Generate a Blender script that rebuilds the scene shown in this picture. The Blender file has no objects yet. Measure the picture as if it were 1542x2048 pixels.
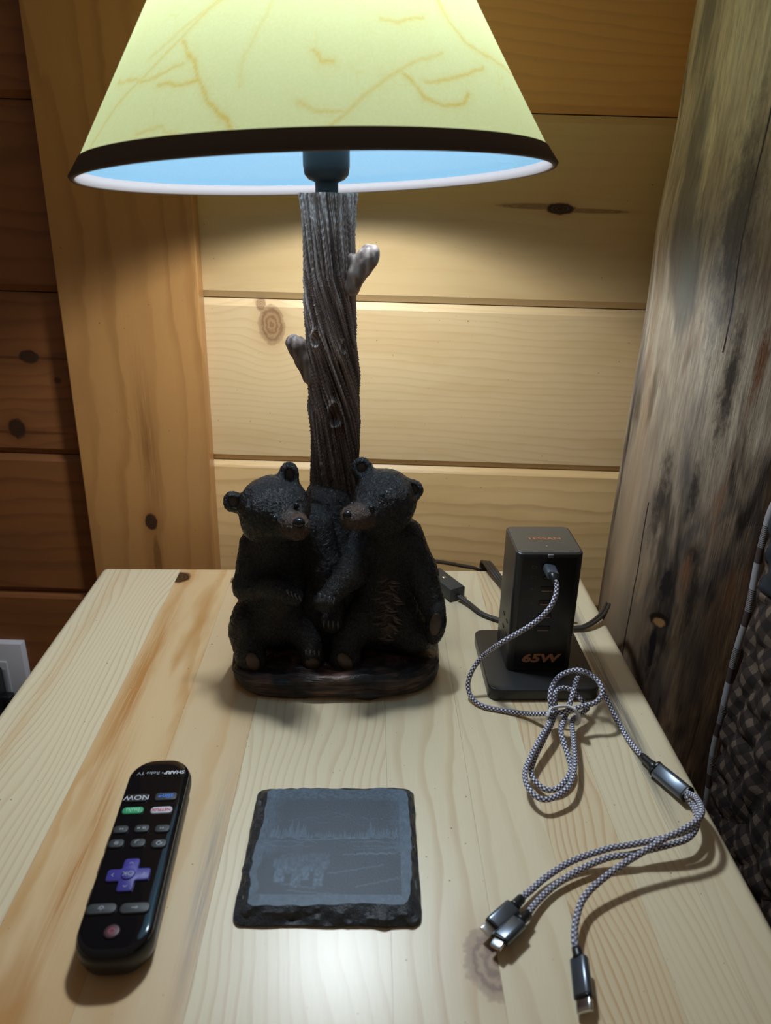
import bpy, bmesh, math, random
import numpy as np
from mathutils import Vector, Matrix, Euler

# ------------------------------------------------------------------ camera, world, lamp light, exposure
T = 0.62                      # height of the nightstand top above the floor
CAMH = T + 0.353
S = bpy.context.scene
COL = S.collection
W, H, FPX = 1542, 2048, 1518.0
pit, yaw, rol = [math.radians(v) for v in (22.7, 1.33, -0.92)]
FW = Vector((math.sin(yaw)*math.cos(pit), math.cos(yaw)*math.cos(pit), -math.sin(pit)))
RT0 = Vector((math.cos(yaw), -math.sin(yaw), 0)); DN0 = FW.cross(RT0)
RT = math.cos(rol)*RT0 + math.sin(rol)*DN0
DN = -math.sin(rol)*RT0 + math.cos(rol)*DN0
cam = bpy.data.objects.new('camera', bpy.data.cameras.new('camera')); COL.objects.link(cam)
cam.matrix_world = Matrix((( RT.x, -DN.x, -FW.x, 0), (RT.y, -DN.y, -FW.y, 0), (RT.z, -DN.z, -FW.z, CAMH), (0, 0, 0, 1)))
cam.data.sensor_fit = 'VERTICAL'; cam.data.sensor_height = 24.0
cam.data.lens = FPX*24.0/H
cam.data.clip_start = 0.02
cam.data.dof.use_dof = True; cam.data.dof.focus_distance = 0.60; cam.data.dof.aperture_fstop = 6.5
S.camera = cam

world = bpy.data.worlds.new('world'); S.world = world; world.use_nodes = True
world.node_tree.nodes['Background'].inputs[0].default_value = (1.0, 0.80, 0.62, 1)
world.node_tree.nodes['Background'].inputs[1].default_value = 0.115

LX, LY = -0.034, 0.560        # axis of the lamp
BULB_Z = T + 0.442
S.view_settings.view_transform = 'Standard'; S.view_settings.look = 'None'
S.view_settings.gamma = 1.0; S.view_settings.use_curve_mapping = False
S.view_settings.exposure = 0.0
BULB_DOWN = 10.5               # W, the bulb's beam under the shade
BULB_COL = (0.80, 0.91, 1.0)
S.cycles.max_bounces = 6; S.cycles.diffuse_bounces = 4; S.cycles.glossy_bounces = 3; S.cycles.transmission_bounces = 4
S.cycles.sample_clamp_indirect = 4.0
S.cycles.use_denoising = True

def lamp_light(name, kind, loc, power, size, parent=None):
    d = bpy.data.lights.new(name, kind); d.energy = power; d.color = BULB_COL; d.shadow_soft_size = size
    o = bpy.data.objects.new(name, d); o.location = loc; COL.objects.link(o)
    return o
sp = lamp_light('bulb_beam', 'SPOT', (LX, LY, BULB_Z), BULB_DOWN, 0.028)
sp.data.spot_size = math.radians(150); sp.data.spot_blend = 1.0

# ------------------------------------------------------------------ helpers
def ray(x, y): return (RT*(x-W/2) + DN*(y-H/2) + FW*FPX)
def at(x, y, Y):                       # point at depth Y seen at that pixel, z over the floor
    d = ray(x, y); t = Y/d.y; return Vector((d.x*t, Y, d.z*t + CAMH))
def atz(x, y, z):                      # point at height z over the table
    d = ray(x, y); t = (T+z-CAMH)/d.z; return Vector((d.x*t, d.y*t, T+z))

def mesh_obj(name, verts, faces, mat=None, parent=None, smooth=True, uv=None, col=None):
    me = bpy.data.meshes.new(name)
    me.from_pydata([tuple(v) for v in verts], [], [tuple(f) for f in faces])
    me.update()
    if smooth: me.polygons.foreach_set('use_smooth', [True]*len(me.polygons))
    if col is not None:
        a = me.attributes.new('tint', 'FLOAT_COLOR', 'POINT')
        a.data.foreach_set('color', np.asarray(col, dtype=np.float32).ravel())
    if uv is not None:
        a = me.attributes.new('cuv', 'FLOAT_VECTOR', 'POINT')
        a.data.foreach_set('vector', np.asarray(uv, dtype=np.float32).ravel())
    o = bpy.data.objects.new(name, me); COL.objects.link(o)
    if mat: me.materials.append(mat)
    if parent: o.parent = parent
    return o
def bm_obj(name, bm, mat=None, parent=None, smooth=True):
    bmesh.ops.recalc_face_normals(bm, faces=bm.faces)
    me = bpy.data.meshes.new(name); bm.to_mesh(me); bm.free()
    if smooth:
        me.polygons.foreach_set('use_smooth', [True]*len(me.polygons))
    o = bpy.data.objects.new(name, me); COL.objects.link(o)
    if mat: me.materials.append(mat)
    if parent: o.parent = parent
    return o
def sharp(o, deg=35):
    me = o.data; bm = bmesh.new(); bm.from_mesh(me)
    for e in bm.edges:
        if len(e.link_faces) == 2 and e.calc_face_angle(0) > math.radians(deg): e.smooth = False
    bm.to_mesh(me); bm.free(); return o
def tag(o, label=None, cat=None, group=None, kind=None):
    if label: o['label'] = label
    if cat: o['category'] = cat
    if group: o['group'] = group
    if kind: o['kind'] = kind
    return o
def empty(name, loc=(0, 0, 0), rot=(0, 0, 0)):
    o = bpy.data.objects.new(name, None); COL.objects.link(o); o.location = loc; o.rotation_euler = rot
    o.empty_display_size = 0.02
    return o
def rbox(name, size, r, mat, parent=None, loc=(0, 0, 0), rot=(0, 0, 0), seg=3, rv=None, taper=None):
    """box with rounded edges; rv = larger radius of the vertical edges"""
    bm = bmesh.new(); bmesh.ops.create_cube(bm, size=1)
    for v in bm.verts:
        k = 1.0
        if taper and v.co.z > 0: k = taper
        v.co = Vector((v.co.x*size[0]*k, v.co.y*size[1]*k, v.co.z*size[2]))
    if rv:
        ed = [e for e in bm.edges if abs(e.verts[0].co.z-e.verts[1].co.z) > size[2]*.5]
        bmesh.ops.bevel(bm, geom=ed, offset=rv, segments=6, profile=.5, affect='EDGES')
        ed = [e for e in bm.edges if abs(e.verts[0].co.z-e.verts[1].co.z) < 1e-7 and len(e.link_faces) == 2 and e.calc_face_angle(0) > .7]
    else: ed = list(bm.edges)
    if r: bmesh.ops.bevel(bm, geom=ed, offset=r, segments=seg, profile=.5, affect='EDGES')
    o = bm_obj(name, bm, mat, parent); o.location = loc; o.rotation_euler = rot
    return sharp(o, 40)
def catmull(P, per=8, closed=False):
    P = [Vector(p) for p in P]; out = []; n = len(P)
    rng = n if closed else n-1
    for i in range(rng):
        p0 = P[i-1] if (i > 0 or closed) else P[0]*2-P[1]
        p1 = P[i]; p2 = P[(i+1) % n]
        p3 = P[(i+2) % n] if (i+2 < n or closed) else P[-1]*2-P[-2]
        for k in range(per):
            t = k/per
            out.append(0.5*((2*p1)+(p2-p0)*t+(2*p0-5*p1+4*p2-p3)*t*t+(3*p1-p0-3*p2+p3)*t**3))
    if not closed: out.append(P[-1])
    return out
def tube(name, P, r, mat, parent=None, ns=14, closed=False, flat=None, rads=None):
    """tube along P with a parallel frame; flat = (a, b) half axes of an elliptic section"""
    n = len(P); T_ = []
    for i in range(n):
        a = P[(i-1) % n] if (closed or i > 0) else P[0]; b = P[(i+1) % n] if (closed or i < n-1) else P[-1]
        T_.append((b-a).normalized())
    up = Vector((0, 0, 1)) if abs(T_[0].z) < .9 else Vector((1, 0, 0))
    nrm = (up-T_[0]*up.dot(T_[0])).normalized(); V = []; U = []; F = []; L = 0
    for i in range(n):
        nrm = (nrm-T_[i]*nrm.dot(T_[i])).normalized(); bi = T_[i].cross(nrm)
        if i: L += (P[i]-P[i-1]).length
        for k in range(ns):
            a = 2*math.pi*k/ns
            ra, rb = flat if flat else (r, r)
            s = rads[i] if rads is not None else 1.0
            V.append(P[i]+(nrm*math.cos(a)*ra+bi*math.sin(a)*rb)*s); U.append((L, k/ns, 0))
    m = n if closed else n-1
    for i in range(m):
        for k in range(ns):
            a = i*ns+k; b = i*ns+(k+1) % ns; c = ((i+1) % n)*ns+(k+1) % ns; d = ((i+1) % n)*ns+k
            F.append((a, d, c, b))
    if not closed:
        F.append(tuple(range(ns))); F.append(tuple(reversed(range((n-1)*ns, n*ns))))
    return mesh_obj(name, V, F, mat, parent, uv=U)
def text(name, s, size, mat, parent=None, loc=(0, 0, 0), rot=(0, 0, 0), sx=1.0, shear=0.0, ext=0.00006, off=0.0, align='CENTER'):
    c = bpy.data.curves.new(name, 'FONT'); c.body = s; c.size = size; c.align_x = align; c.align_y = 'CENTER'
    c.extrude = ext; c.offset = off; c.shear = shear; c.resolution_u = 3
    o = bpy.data.objects.new(name, c); COL.objects.link(o)
    bpy.context.view_layer.update()
    me = bpy.data.meshes.new_from_object(o.evaluated_get(bpy.context.evaluated_depsgraph_get()))
    bpy.data.objects.remove(o); me.materials.clear(); me.materials.append(mat)
    o = bpy.data.objects.new(name, me); COL.objects.link(o)
    if parent: o.parent = parent
    o.location = loc; o.rotation_euler = rot; o.scale = (sx, 1, 1)
    return o

# value noise in numpy
def _h(ix, iy, iz, s=0):
    n = (ix*374761393+iy*668265263+iz*2147483647+s*974634777) & 0xffffffff
    n = ((n ^ (n >> 13))*1274126177) & 0xffffffff
    return ((n ^ (n >> 16)) & 0xffff)/65535.0
def vnoise(p, s=0):
    p = np.asarray(p, float); i = np.floor(p).astype(np.int64); f = p-i; f = f*f*(3-2*f); r = 0
    for dx in (0, 1):
        for dy in (0, 1):
            for dz in (0, 1):
                w = (f[..., 0] if dx else 1-f[..., 0])*(f[..., 1] if dy else 1-f[..., 1])*(f[..., 2] if dz else 1-f[..., 2])
                r = r+w*_h(i[..., 0]+dx, i[..., 1]+dy, i[..., 2]+dz, s)
    return r*2-1
def fbm(p, o=3, s=0):
    r = 0; a = 1.0
    for k in range(o):
        r = r+a*vnoise(np.asarray(p)*2**k, s+k); a *= .5
    return r

# ------------------------------------------------------------------ signed distance modelling (organic shapes)
def sd_ell(P, c, r, R=None):
    q = P-np.array(c)
    if R is not None: q = q@np.array(R)
    r = np.array(r); k0 = np.sqrt(((q/r)**2).sum(-1)); k1 = np.sqrt(((q/r**2)**2).sum(-1))+1e-9
    return k0*(k0-1)/k1
def sd_cap(P, a, b, ra, rb):
    a = np.array(a); b = np.array(b); ba = b-a; pa = P-a
    h = np.clip((pa@ba)/(ba@ba), 0, 1)
    return np.sqrt(((pa-h[..., None]*ba)**2).sum(-1))-(ra+(rb-ra)*h)
def smin(a, b, k):
    h = np.clip(.5+.5*(b-a)/k, 0, 1); return b*(1-h)+a*h-k*h*(1-h)
def make_f(prims, sub=(), k=.006):
    def f(P):
        d = None
        for p in prims:
            if p[0] == 'e': e = sd_ell(P, p[1], p[2], p[3] if len(p) > 3 else None)
            else: e = sd_cap(P, p[1], p[2], p[3], p[4])
            d = e if d is None else smin(d, e, k)
        for p in sub:
            d = -smin(-d, sd_ell(P, p[1], p[2]), .0012)
        return d
    return f
def nets(f, lo, hi, h, disp=None):
    ax = [np.arange(l, u+h, h) for l, u in zip(lo, hi)]
    G = np.stack(np.meshgrid(*ax, indexing='ij'), -1)
    V = f(G).astype(np.float32); neg = V < 0
    n = np.array(V.shape)
    c = [(i, j, k) for i in (0, 1) for j in (0, 1) for k in (0, 1)]
    def sl(A, o): return A[o[0]:n[0]-1+o[0], o[1]:n[1]-1+o[1], o[2]:n[2]-1+o[2]]
    cnt = sum(sl(neg, o).astype(np.int8) for o in c)
    act = (cnt > 0) & (cnt < 8); idx = np.argwhere(act)
    vid = -np.ones(act.shape, np.int64); vid[act] = np.arange(len(idx))
    pos = np.zeros((len(idx), 3)); num = np.zeros(len(idx))
    for a in range(3):
        for o in c:
            if o[a]: continue
            o2 = list(o); o2[a] = 1
            p = idx+np.array(o); q = idx+np.array(o2)
            va = V[p[:, 0], p[:, 1], p[:, 2]]; vb = V[q[:, 0], q[:, 1], q[:, 2]]
            m = (va < 0) != (vb < 0)
            t = np.where(m, va/(va-vb+1e-20), 0)
            pp = p.astype(float); pp[:, a] += t
            pos[m] += pp[m]; num[m] += 1
    pos = pos/num[:, None]*h+np.array(lo)
    F = []
    for a in range(3):
        b, d = (a+1) % 3, (a+2) % 3
        s1 = [slice(None)]*3; s2 = [slice(None)]*3; s1[a] = slice(0, -1); s2[a] = slice(1, None)
        A = neg[tuple(s1)]; B = neg[tuple(s2)]
        e = np.argwhere(A != B)
        ok = (e[:, b] > 0) & (e[:, d] > 0) & (e[:, b] < n[b]-1) & (e[:, d] < n[d]-1); e = e[ok]
        s = A[e[:, 0], e[:, 1], e[:, 2]]
        def g(db, dd):
            x = e.copy(); x[:, b] -= db; x[:, d] -= dd; return vid[x[:, 0], x[:, 1], x[:, 2]]
        q = np.stack([g(1, 1), g(0, 1), g(0, 0), g(1, 0)], -1)
        q[~s] = q[~s][:, ::-1]; F.append(q)
    F = np.concatenate(F); e = h*.35
    def grad(P): return np.stack([f(P+d)-f(P-d) for d in np.eye(3)*e], -1)/(2*e)
    for _ in range(2):
        g_ = grad(pos); pos = pos-(f(pos)/np.maximum((g_**2).sum(-1), .25))[:, None]*g_
    if disp is not None:
        g_ = grad(pos); g_ /= np.linalg.norm(g_, axis=1)[:, None]+1e-9
        pos = pos+g_*disp(pos, g_)[:, None]
    return pos, F

# ------------------------------------------------------------------ materials
class NT:
    def __init__(s, name, rough=.5, spec=.5, metal=0, coat=0):
        s.m = bpy.data.materials.new(name); s.m.use_nodes = True; s.t = s.m.node_tree
        s.b = s.t.nodes['Principled BSDF']; s.b.inputs['Roughness'].default_value = rough
        s.b.inputs['Specular IOR Level'].default_value = spec; s.b.inputs['Metallic'].default_value = metal
        s.b.inputs['Coat Weight'].default_value = coat; s.b.inputs['Coat Roughness'].default_value = .30
        s.c = s.t.nodes.new('ShaderNodeTexCoord')
    def n(s, k, **kw):
        x = s.t.nodes.new(k)
        for a, b in kw.items(): setattr(x, a, b)
        return x
    def put(s, sock, v):
        if hasattr(v, 'is_output') or isinstance(v, bpy.types.NodeSocket): s.t.links.new(v, sock)
        else: sock.default_value = v
    def M(s, op, a, b=0, c=0, clamp=False):
        x = s.n('ShaderNodeMath', operation=op, use_clamp=clamp)
        s.put(x.inputs[0], a); s.put(x.inputs[1], b); s.put(x.inputs[2], c); return x.outputs[0]
    def xyz(s, v):
        x = s.n('ShaderNodeSeparateXYZ'); s.put(x.inputs[0], v); return x.outputs
    def comb(s, a, b, c):
        x = s.n('ShaderNodeCombineXYZ'); s.put(x.inputs[0], a); s.put(x.inputs[1], b); s.put(x.inputs[2], c); return x.outputs[0]
    def noise(s, vec, scale=1, det=2, rough=.5, dist=0):
        x = s.n('ShaderNodeTexNoise'); s.put(x.inputs['Vector'], vec); x.inputs['Scale'].default_value = scale
        x.inputs['Detail'].default_value = det; x.inputs['Roughness'].default_value = rough; x.inputs['Distortion'].default_value = dist
        return x.outputs['Fac']
    def ramp(s, v, pts, interp='LINEAR'):
        x = s.n('ShaderNodeValToRGB'); s.put(x.inputs[0], v); r = x.color_ramp; r.interpolation = interp
        while len(r.elements) < len(pts): r.elements.new(.5)
        for e, (p, c) in zip(r.elements, pts):
            e.position = p; e.color = (c, c, c, 1) if isinstance(c, (int, float)) else (*c, 1)
        return x.outputs[0]
    def mix(s, f, a, b, kind='MIX'):
        x = s.n('ShaderNodeMix', data_type='RGBA', blend_type=kind); s.put(x.inputs[0], f)
        s.put(x.inputs[6], a if not isinstance(a, tuple) else (*a, 1)); s.put(x.inputs[7], b if not isinstance(b, tuple) else (*b, 1))
        return x.outputs[2]
    def bump(s, h, strength=.3, dist=.001):
        x = s.n('ShaderNodeBump'); x.inputs['Strength'].default_value = strength; x.inputs['Distance'].default_value = dist
        s.put(x.inputs['Height'], h); s.t.links.new(x.outputs[0], s.b.inputs['Normal']); return x
    def base(s, v): s.put(s.b.inputs['Base Color'], v if not isinstance(v, tuple) else (*v, 1)); return s.m
    def obj(s): return s.c.outputs['Object']
    def attr(s, nm, out='Vector'):
        x = s.n('ShaderNodeAttribute', attribute_name=nm); return x.outputs[out]

def plain(name, col, rough=.5, metal=0, spec=.5, coat=0, bump=None):
    t = NT(name, rough, spec, metal, coat)
    if bump:
        t.bump(t.noise(t.obj(), bump[0], 3), bump[1], bump[2])
    return t.base(col)

def wood(name, along, across, light, ring, freq, seed, ringmul=1.0, knots=(), rough=.35, patch=None, patchcol=None, wob=1.0,
         stretch=1.0, streak=(), coat=0.0, edge=.55, kcol=(.035, .014, .007)):
    """pine: rings run along one axis; knots = (along, across, r_along, r_across, darkness); streak = (across0, halfwidth, color, amount, along0, alonghalf)"""
    t = NT(name, rough, .45, 0, coat)
    X = t.xyz(t.obj()); A = X['XYZ'.index(along)]; C = X['XYZ'.index(across)]
    D = X[[i for i in range(3) if i not in ('XYZ'.index(along), 'XYZ'.index(across))][0]]
    C2 = t.M('ADD', C, t.M('MULTIPLY', D, .6))
    lo = t.comb(t.M('MULTIPLY', A, 2.6*stretch), t.M('MULTIPLY', C2, 9.0), seed*3.7)
    n1 = t.noise(lo, 1.0, 2, .5)
    hi = t.comb(t.M('MULTIPLY', A, 22.0), t.M('MULTIPLY', C2, 60.0), seed*1.3)
    n2 = t.noise(hi, 1.0, 2, .5)
    ph = t.M('ADD', t.M('MULTIPLY', C2, freq), t.M('ADD', t.M('MULTIPLY', n1, freq*.085*wob), t.M('MULTIPLY', n2, .55)))
    core = None; halo = None
    for (ka, kc, ra, rc, dk) in knots:
        da = t.M('DIVIDE', t.M('SUBTRACT', A, ka), ra); dc = t.M('DIVIDE', t.M('SUBTRACT', C2, kc), rc)
        n3 = t.noise(t.comb(A, C2, seed), 160, 2, .6)
        d2 = t.M('ADD', t.M('MULTIPLY', da, da), t.M('MULTIPLY', dc, dc))
        d = t.M('ADD', t.M('SQRT', d2), t.M('MULTIPLY', t.M('SUBTRACT', n3, .5), .5))
        # rings bend round the knot
        s_ = t.M('MULTIPLY', dc, t.M('MULTIPLY', t.M('EXPONENT', t.M('MULTIPLY', d2, -.16)), -rc*freq*.75))
        ph = t.M('ADD', ph, s_)
        k = t.M('SUBTRACT', 1.12, d, clamp=True); k = t.M('MULTIPLY', k, 5.0, clamp=True); k = t.M('MULTIPLY', k, dk)
        ringk = t.M('MULTIPLY', t.M('ADD', t.M('SINE', t.M('MULTIPLY', d, 19.0)), 1.2), .45)
        ck = t.M('MULTIPLY', k, t.M('ADD', .80 if dk >= .95 else .5, t.M('MULTIPLY', ringk, .45)), clamp=True)
        h = t.M('MULTIPLY', t.M('EXPONENT', t.M('MULTIPLY', d2, -.55)), .8*dk)
        core = ck if core is None else t.M('MAXIMUM', core, ck)
        halo = h if halo is None else t.M('MAXIMUM', halo, h)
    saw = t.M('FRACT', ph)
    g = t.ramp(saw, [(0, 0.0), (edge, .12), (.86, 1.0), (.93, .9), (1.0, 0.0)])
    strong = t.noise(t.comb(t.M('MULTIPLY', A, 3.0), t.M('MULTIPLY', C2, 30), seed+9), 1, 2)
    g = t.M('MULTIPLY', g, t.M('MULTIPLY', t.ramp(strong, [(.25, .35), (.7, 1.0)]), ringmul), clamp=True)
    fib = t.noise(t.comb(t.M('MULTIPLY', A, 40), t.M('MULTIPLY', C2, 1500), t.M('MULTIPLY', D, 900)), 1, 3, .7)
    c = t.mix(g, light, ring)
    c = t.mix(t.M('MULTIPLY', t.ramp(fib, [(.3, 0.0), (.75, 1.0)]), .10), c, tuple(v*.55 for v in ring))
    pn = t.noise(t.comb(t.M('MULTIPLY', A, 5.0), t.M('MULTIPLY', C2, 22), seed*5.1), 1, 3, .6)
    if patch: c = t.mix(t.M('MULTIPLY', t.ramp(pn, [(.48, 0.0), (.62, 1.0)]), patch), c, patchcol)
    for (c0, hw, colr, am, a0, ah) in streak:
        e = t.M('DIVIDE', t.M('SUBTRACT', C2, t.M('ADD', c0, t.M('MULTIPLY', t.M('SUBTRACT', n1, .5), hw*1.6))), hw)
        ea = t.M('DIVIDE', t.M('SUBTRACT', A, a0), ah)
        w = t.M('EXPONENT', t.M('MULTIPLY', t.M('ADD', t.M('MULTIPLY', e, e), t.M('MULTIPLY', ea, ea)), -1.6))
        w = t.M('MULTIPLY', w, t.M('ADD', .35, t.M('MULTIPLY', t.ramp(t.noise(t.comb(t.M('MULTIPLY', A, 25), t.M('MULTIPLY', C2, 700), seed), 1, 3), [(.35, 0.0), (.6, 1.0)]), .75)))
        c = t.mix(t.M('MULTIPLY', w, am, clamp=True), c, colr)
    if core is not None:
        c = t.mix(t.M('MULTIPLY', halo, .75), c, (ring[0]*.85, ring[1]*.62, ring[2]*.45))
        c = t.mix(core, c, kcol)
    pore = t.noise(t.comb(t.M('MULTIPLY', A, 1.0), t.M('MULTIPLY', C2, 1.0), 0), 420, 0)
    c = t.mix(t.ramp(pore, [(.865, 0.0), (.885, .8)]), c, (.12, .06, .03))
    t.bump(t.M('ADD', t.M('MULTIPLY', g, .5), fib), .10, .0004)
    return t.base(c)


# ------------------------------------------------------------------ the setting: wall, trim, floor
wa, wb = math.radians(-1.98), math.radians(.68)
WX = Vector((math.cos(wa)*math.cos(wb), math.sin(wa)*math.cos(wb), -math.sin(wb))).normalized()
WY0 = Vector((-math.sin(wa), math.cos(wa), 0)); WZ = WX.cross(WY0).normalized(); WY = WZ.cross(WX).normalized()
def wall_frame(o, D=.77):
    o.matrix_world = Matrix(((WX.x, WY.x, WZ.x, 0), (WX.y, WY.y, WZ.y, D), (WX.z, WY.z, WZ.z, T), (0, 0, 0, 1)))
def boxmesh(name, lo, hi, mat, parent=None):
    V = [(x, y, z) for x in (lo[0], hi[0]) for y in (lo[1], hi[1]) for z in (lo[2], hi[2])]
    F = [(0, 1, 3, 2), (4, 6, 7, 5), (0, 4, 5, 1), (2, 3, 7, 6), (0, 2, 6, 4), (1, 5, 7, 3)]
    return mesh_obj(name, V, F, mat, parent, smooth=False)
back_mat = plain('dark gap behind boards', (.05, .03, .02), .8)
wall = boxmesh('wall_back', (-1.1, .019, -.62), (1.1, .06, 1.3), back_mat); wall_frame(wall); tag(wall, kind='structure')
def plank(u0, u1, v0, v1, mat):
    g = .0005; b = .0072; d = .0045
    prof = [(v0+g, .019), (v0+g, d), (v0+b, 0), (v1-b, 0), (v1-g, d), (v1-g, .019)]
    V = [(u, y, v) for u in (u0, u1) for v, y in prof]; n = len(prof)
    F = [(i, (i+1) % n, n+(i+1) % n, n+i) for i in range(n)]+[tuple(reversed(range(n))), tuple(range(n, 2*n))]
    o = mesh_obj('plank', V, F, mat, wall, smooth=False); return o
PL, PR = (.58, .34, .14), (.42, .21, .07)
DL, DR = (.26, .093, .027), (.14, .042, .012)  # planks left of the trim: darker, redder brown than those on the right
for k in range(-4, 8):
    v0 = .0853+.1694*(k-2); v1 = v0+.1694
    kn = {1: [], 2: [(-.1015, .2300, .0125, .019, .75), (-.112, .2510, .005, .008, .7)], 3: [(.173, .3449, .013, .0050, 1.0), (.150, .3466, .034, .0026, .6), (.203, .3440, .034, .0020, .6)]}.get(k, [(.42, (v0+v1)/2, .02, .012, .8)])
    fr = {1: 62, 2: 130, 3: 70, 4: 95}.get(k, 80)
    lc = {1: (.82, .53, .235), 0: (.80, .50, .22), 2: (.70, .475, .24), 3: (.62, .405, .185), 4: (.68, .33, .105)}.get(k, PL)
    rm = {1: .45, 2: .26, 3: .12, 4: .4}.get(k, .35)
    m = wood('pine plank %d' % (k+6), 'X', 'Z', lc, PR, fr, 2.0+k, rm, kn, .38, .25, (.50, .28, .10), .6, kcol=(.13, .045, .014) if k == 2 else (.03, .012, .006))
    plank(-.245, 1.05, v0, v1, m)
for k in range(-4, 8):
    v0 = .0853+.1694*(k-2); v1 = v0+.1694
    kn = {2: [(-.351, .1905, .010, .0065, 1.0), (-.349, .191, .045, .0016, .6), (-.3755, .1130+.003, .009, .010, 1.0), (-.372, .1135, .042, .002, .6), (-.325, .167, .0035, .003, .9)]}.get(k, [(-.62, (v0+v1)/2, .02, .012, .8)])
    if k == 2: kn = [(-.351, .1905, .010, .0065, 1.0), (-.350, .1895, .045, .0016, .6), (-.3755, .1140, .009, .0105, 1.0), (-.365, .1100, .042, .0018, .6), (-.325, .167, .0035, .003, .9)]
    m = wood('dark pine plank %d' % (k+6), 'X', 'Z', DL, DR, {1: 45, 2: 60, 3: 50}.get(k, 55), 22.0+k, .6, kn, .42, .3, (.14, .055, .018))
    plank(-1.05, -.247, v0, v1, m)
trim_m = wood('trim board pine', 'Z', 'X', (.50, .235, .073), (.31, .125, .033), 30, 7.3, .6, [(.0190, -.2365, .0095, .0065, 1.0), (-.03, -.2335, .030, .004, .5)],
              .36, .2, (.40, .21, .07), 1.2, streak=[(-.231, .012, (.24, .10, .028), .8, .10, .10)])
trim = boxmesh('trim_1', (-.305, 0, -.62), (-.1685, .019, 1.3), trim_m); wall_frame(trim, .751); tag(trim, kind='structure')
bv = trim.modifiers.new('b', 'BEVEL'); bv.width = .0012; bv.segments = 2
floor_m = wood('floor boards', 'X', 'Y', (.30, .17, .08), (.17, .08, .03), 40, 3.1, .6)
fl = boxmesh('floor', (-2.2, -2.2, -.03), (2.2, .95, 0), floor_m); tag(fl, kind='structure')

# outlet plate with a black adapter, left
pw = plain('white plastic plate', (.62, .60, .62), .35)
outlet = empty('outlet_plate'); wall_frame(outlet)
tag(outlet, 'white plastic outlet cover plate on the dark planks left of the table', 'outlet')
bm = bmesh.new(); bmesh.ops.create_cube(bm, size=1)
for v in bm.verts:
    k = .93 if v.co.y < 0 else 1.0; kz = .958 if v.co.y < 0 else 1
    v.co = Vector((v.co.x*.078*k, v.co.y*.007, v.co.z*.120*kz))
bmesh.ops.bevel(bm, geom=list(bm.edges), offset=.0009, segments=2, profile=.5, affect='EDGES')
o = bm_obj('cover', bm, pw, outlet); sharp(o, 30); o.location = (-.4475, -.0035, -.2085)
rbox('receptacle', (.033, .003, .067), .001, plain('receptacle white', (.5, .48, .5), .4), outlet, (-.4475, -.0075, -.2085))
adm = plain('black adapter plastic', (.012, .012, .013), .35)
ad = empty('power_adapter'); wall_frame(ad); tag(ad, 'black plug-in power adapter on the white outlet plate left of the table', 'adapter')
rbox('body', (.052, .030, .070), .004, adm, ad, (-.461, -.0255, -.214), seg=3)
rbox('frame', (.056, .003, .066), .0012, plain('grey adapter rim', (.25, .24, .25), .4), ad, (-.4605, -.0106, -.2165))
rbox('plug', (.014, .012, .020), .002, adm, ad, (-.432, -.019, -.224))
adc = tube('cord', catmull([(-.430, -.022, -.236), (-.428, -.034, -.27), (-.44, -.03, -.4), (-.45, -.02, -.58)], 6), .0025, adm, ad)

# ------------------------------------------------------------------ nightstand
ns = empty('nightstand', (0, 0, T))
tag(ns, 'pine nightstand with a glossy glued-stave top standing in the corner under the lamp', 'nightstand')
X0, X1, Y0, Y1, ZT, RR = -.2700, .2155, .170, .694, -.022, .0065
def stave(x0, x1, mat, dz=0.0):
    bm = bmesh.new(); bmesh.ops.create_cube(bm, size=1)
    g = .00006
    a = x0+(g if x0 > X0+.001 else 0); b = x1-(g if x1 < X1-.001 else 0)
    for v in bm.verts: v.co = Vector((a if v.co.x < 0 else b, Y0 if v.co.y < 0 else Y1, ZT if v.co.z < 0 else 0))
    cuts = []
    for f in (.08, .2, .35, .55, .8, 1.0):
        cuts += [((0, Y0+RR*f, 0), (0, 1, 0)), ((0, Y1-RR*f, 0), (0, 1, 0)), ((0, 0, -RR*f), (0, 0, 1)), ((0, 0, ZT+RR*f), (0, 0, 1))]
        if a <= X0+1e-6: cuts.append(((X0+RR*f, 0, 0), (1, 0, 0)))
        if b >= X1-1e-6: cuts.append(((X1-RR*f, 0, 0), (1, 0, 0)))
    for co, no in cuts:
        bmesh.ops.bisect_plane(bm, geom=list(bm.verts)+list(bm.edges)+list(bm.faces), plane_co=co, plane_no=no)
    for v in bm.verts:
        p = v.co; q = Vector((min(max(p.x, X0+RR), X1-RR), min(max(p.y, Y0+RR), Y1-RR), min(max(p.z, ZT+RR), -RR)))
        d = p-q
        m_ = max(abs(d.x), abs(d.y), abs(d.z))
        if d.length > 1e-7: v.co = q+d.normalized()*m_
        v.co.z += dz
    o = bm_obj('stave', bm, mat, ns); return sharp(o, 50)
TLc, TRc = (.78, .655, .44), (.56, .37, .19)
OR = (.62, .36, .15)
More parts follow.
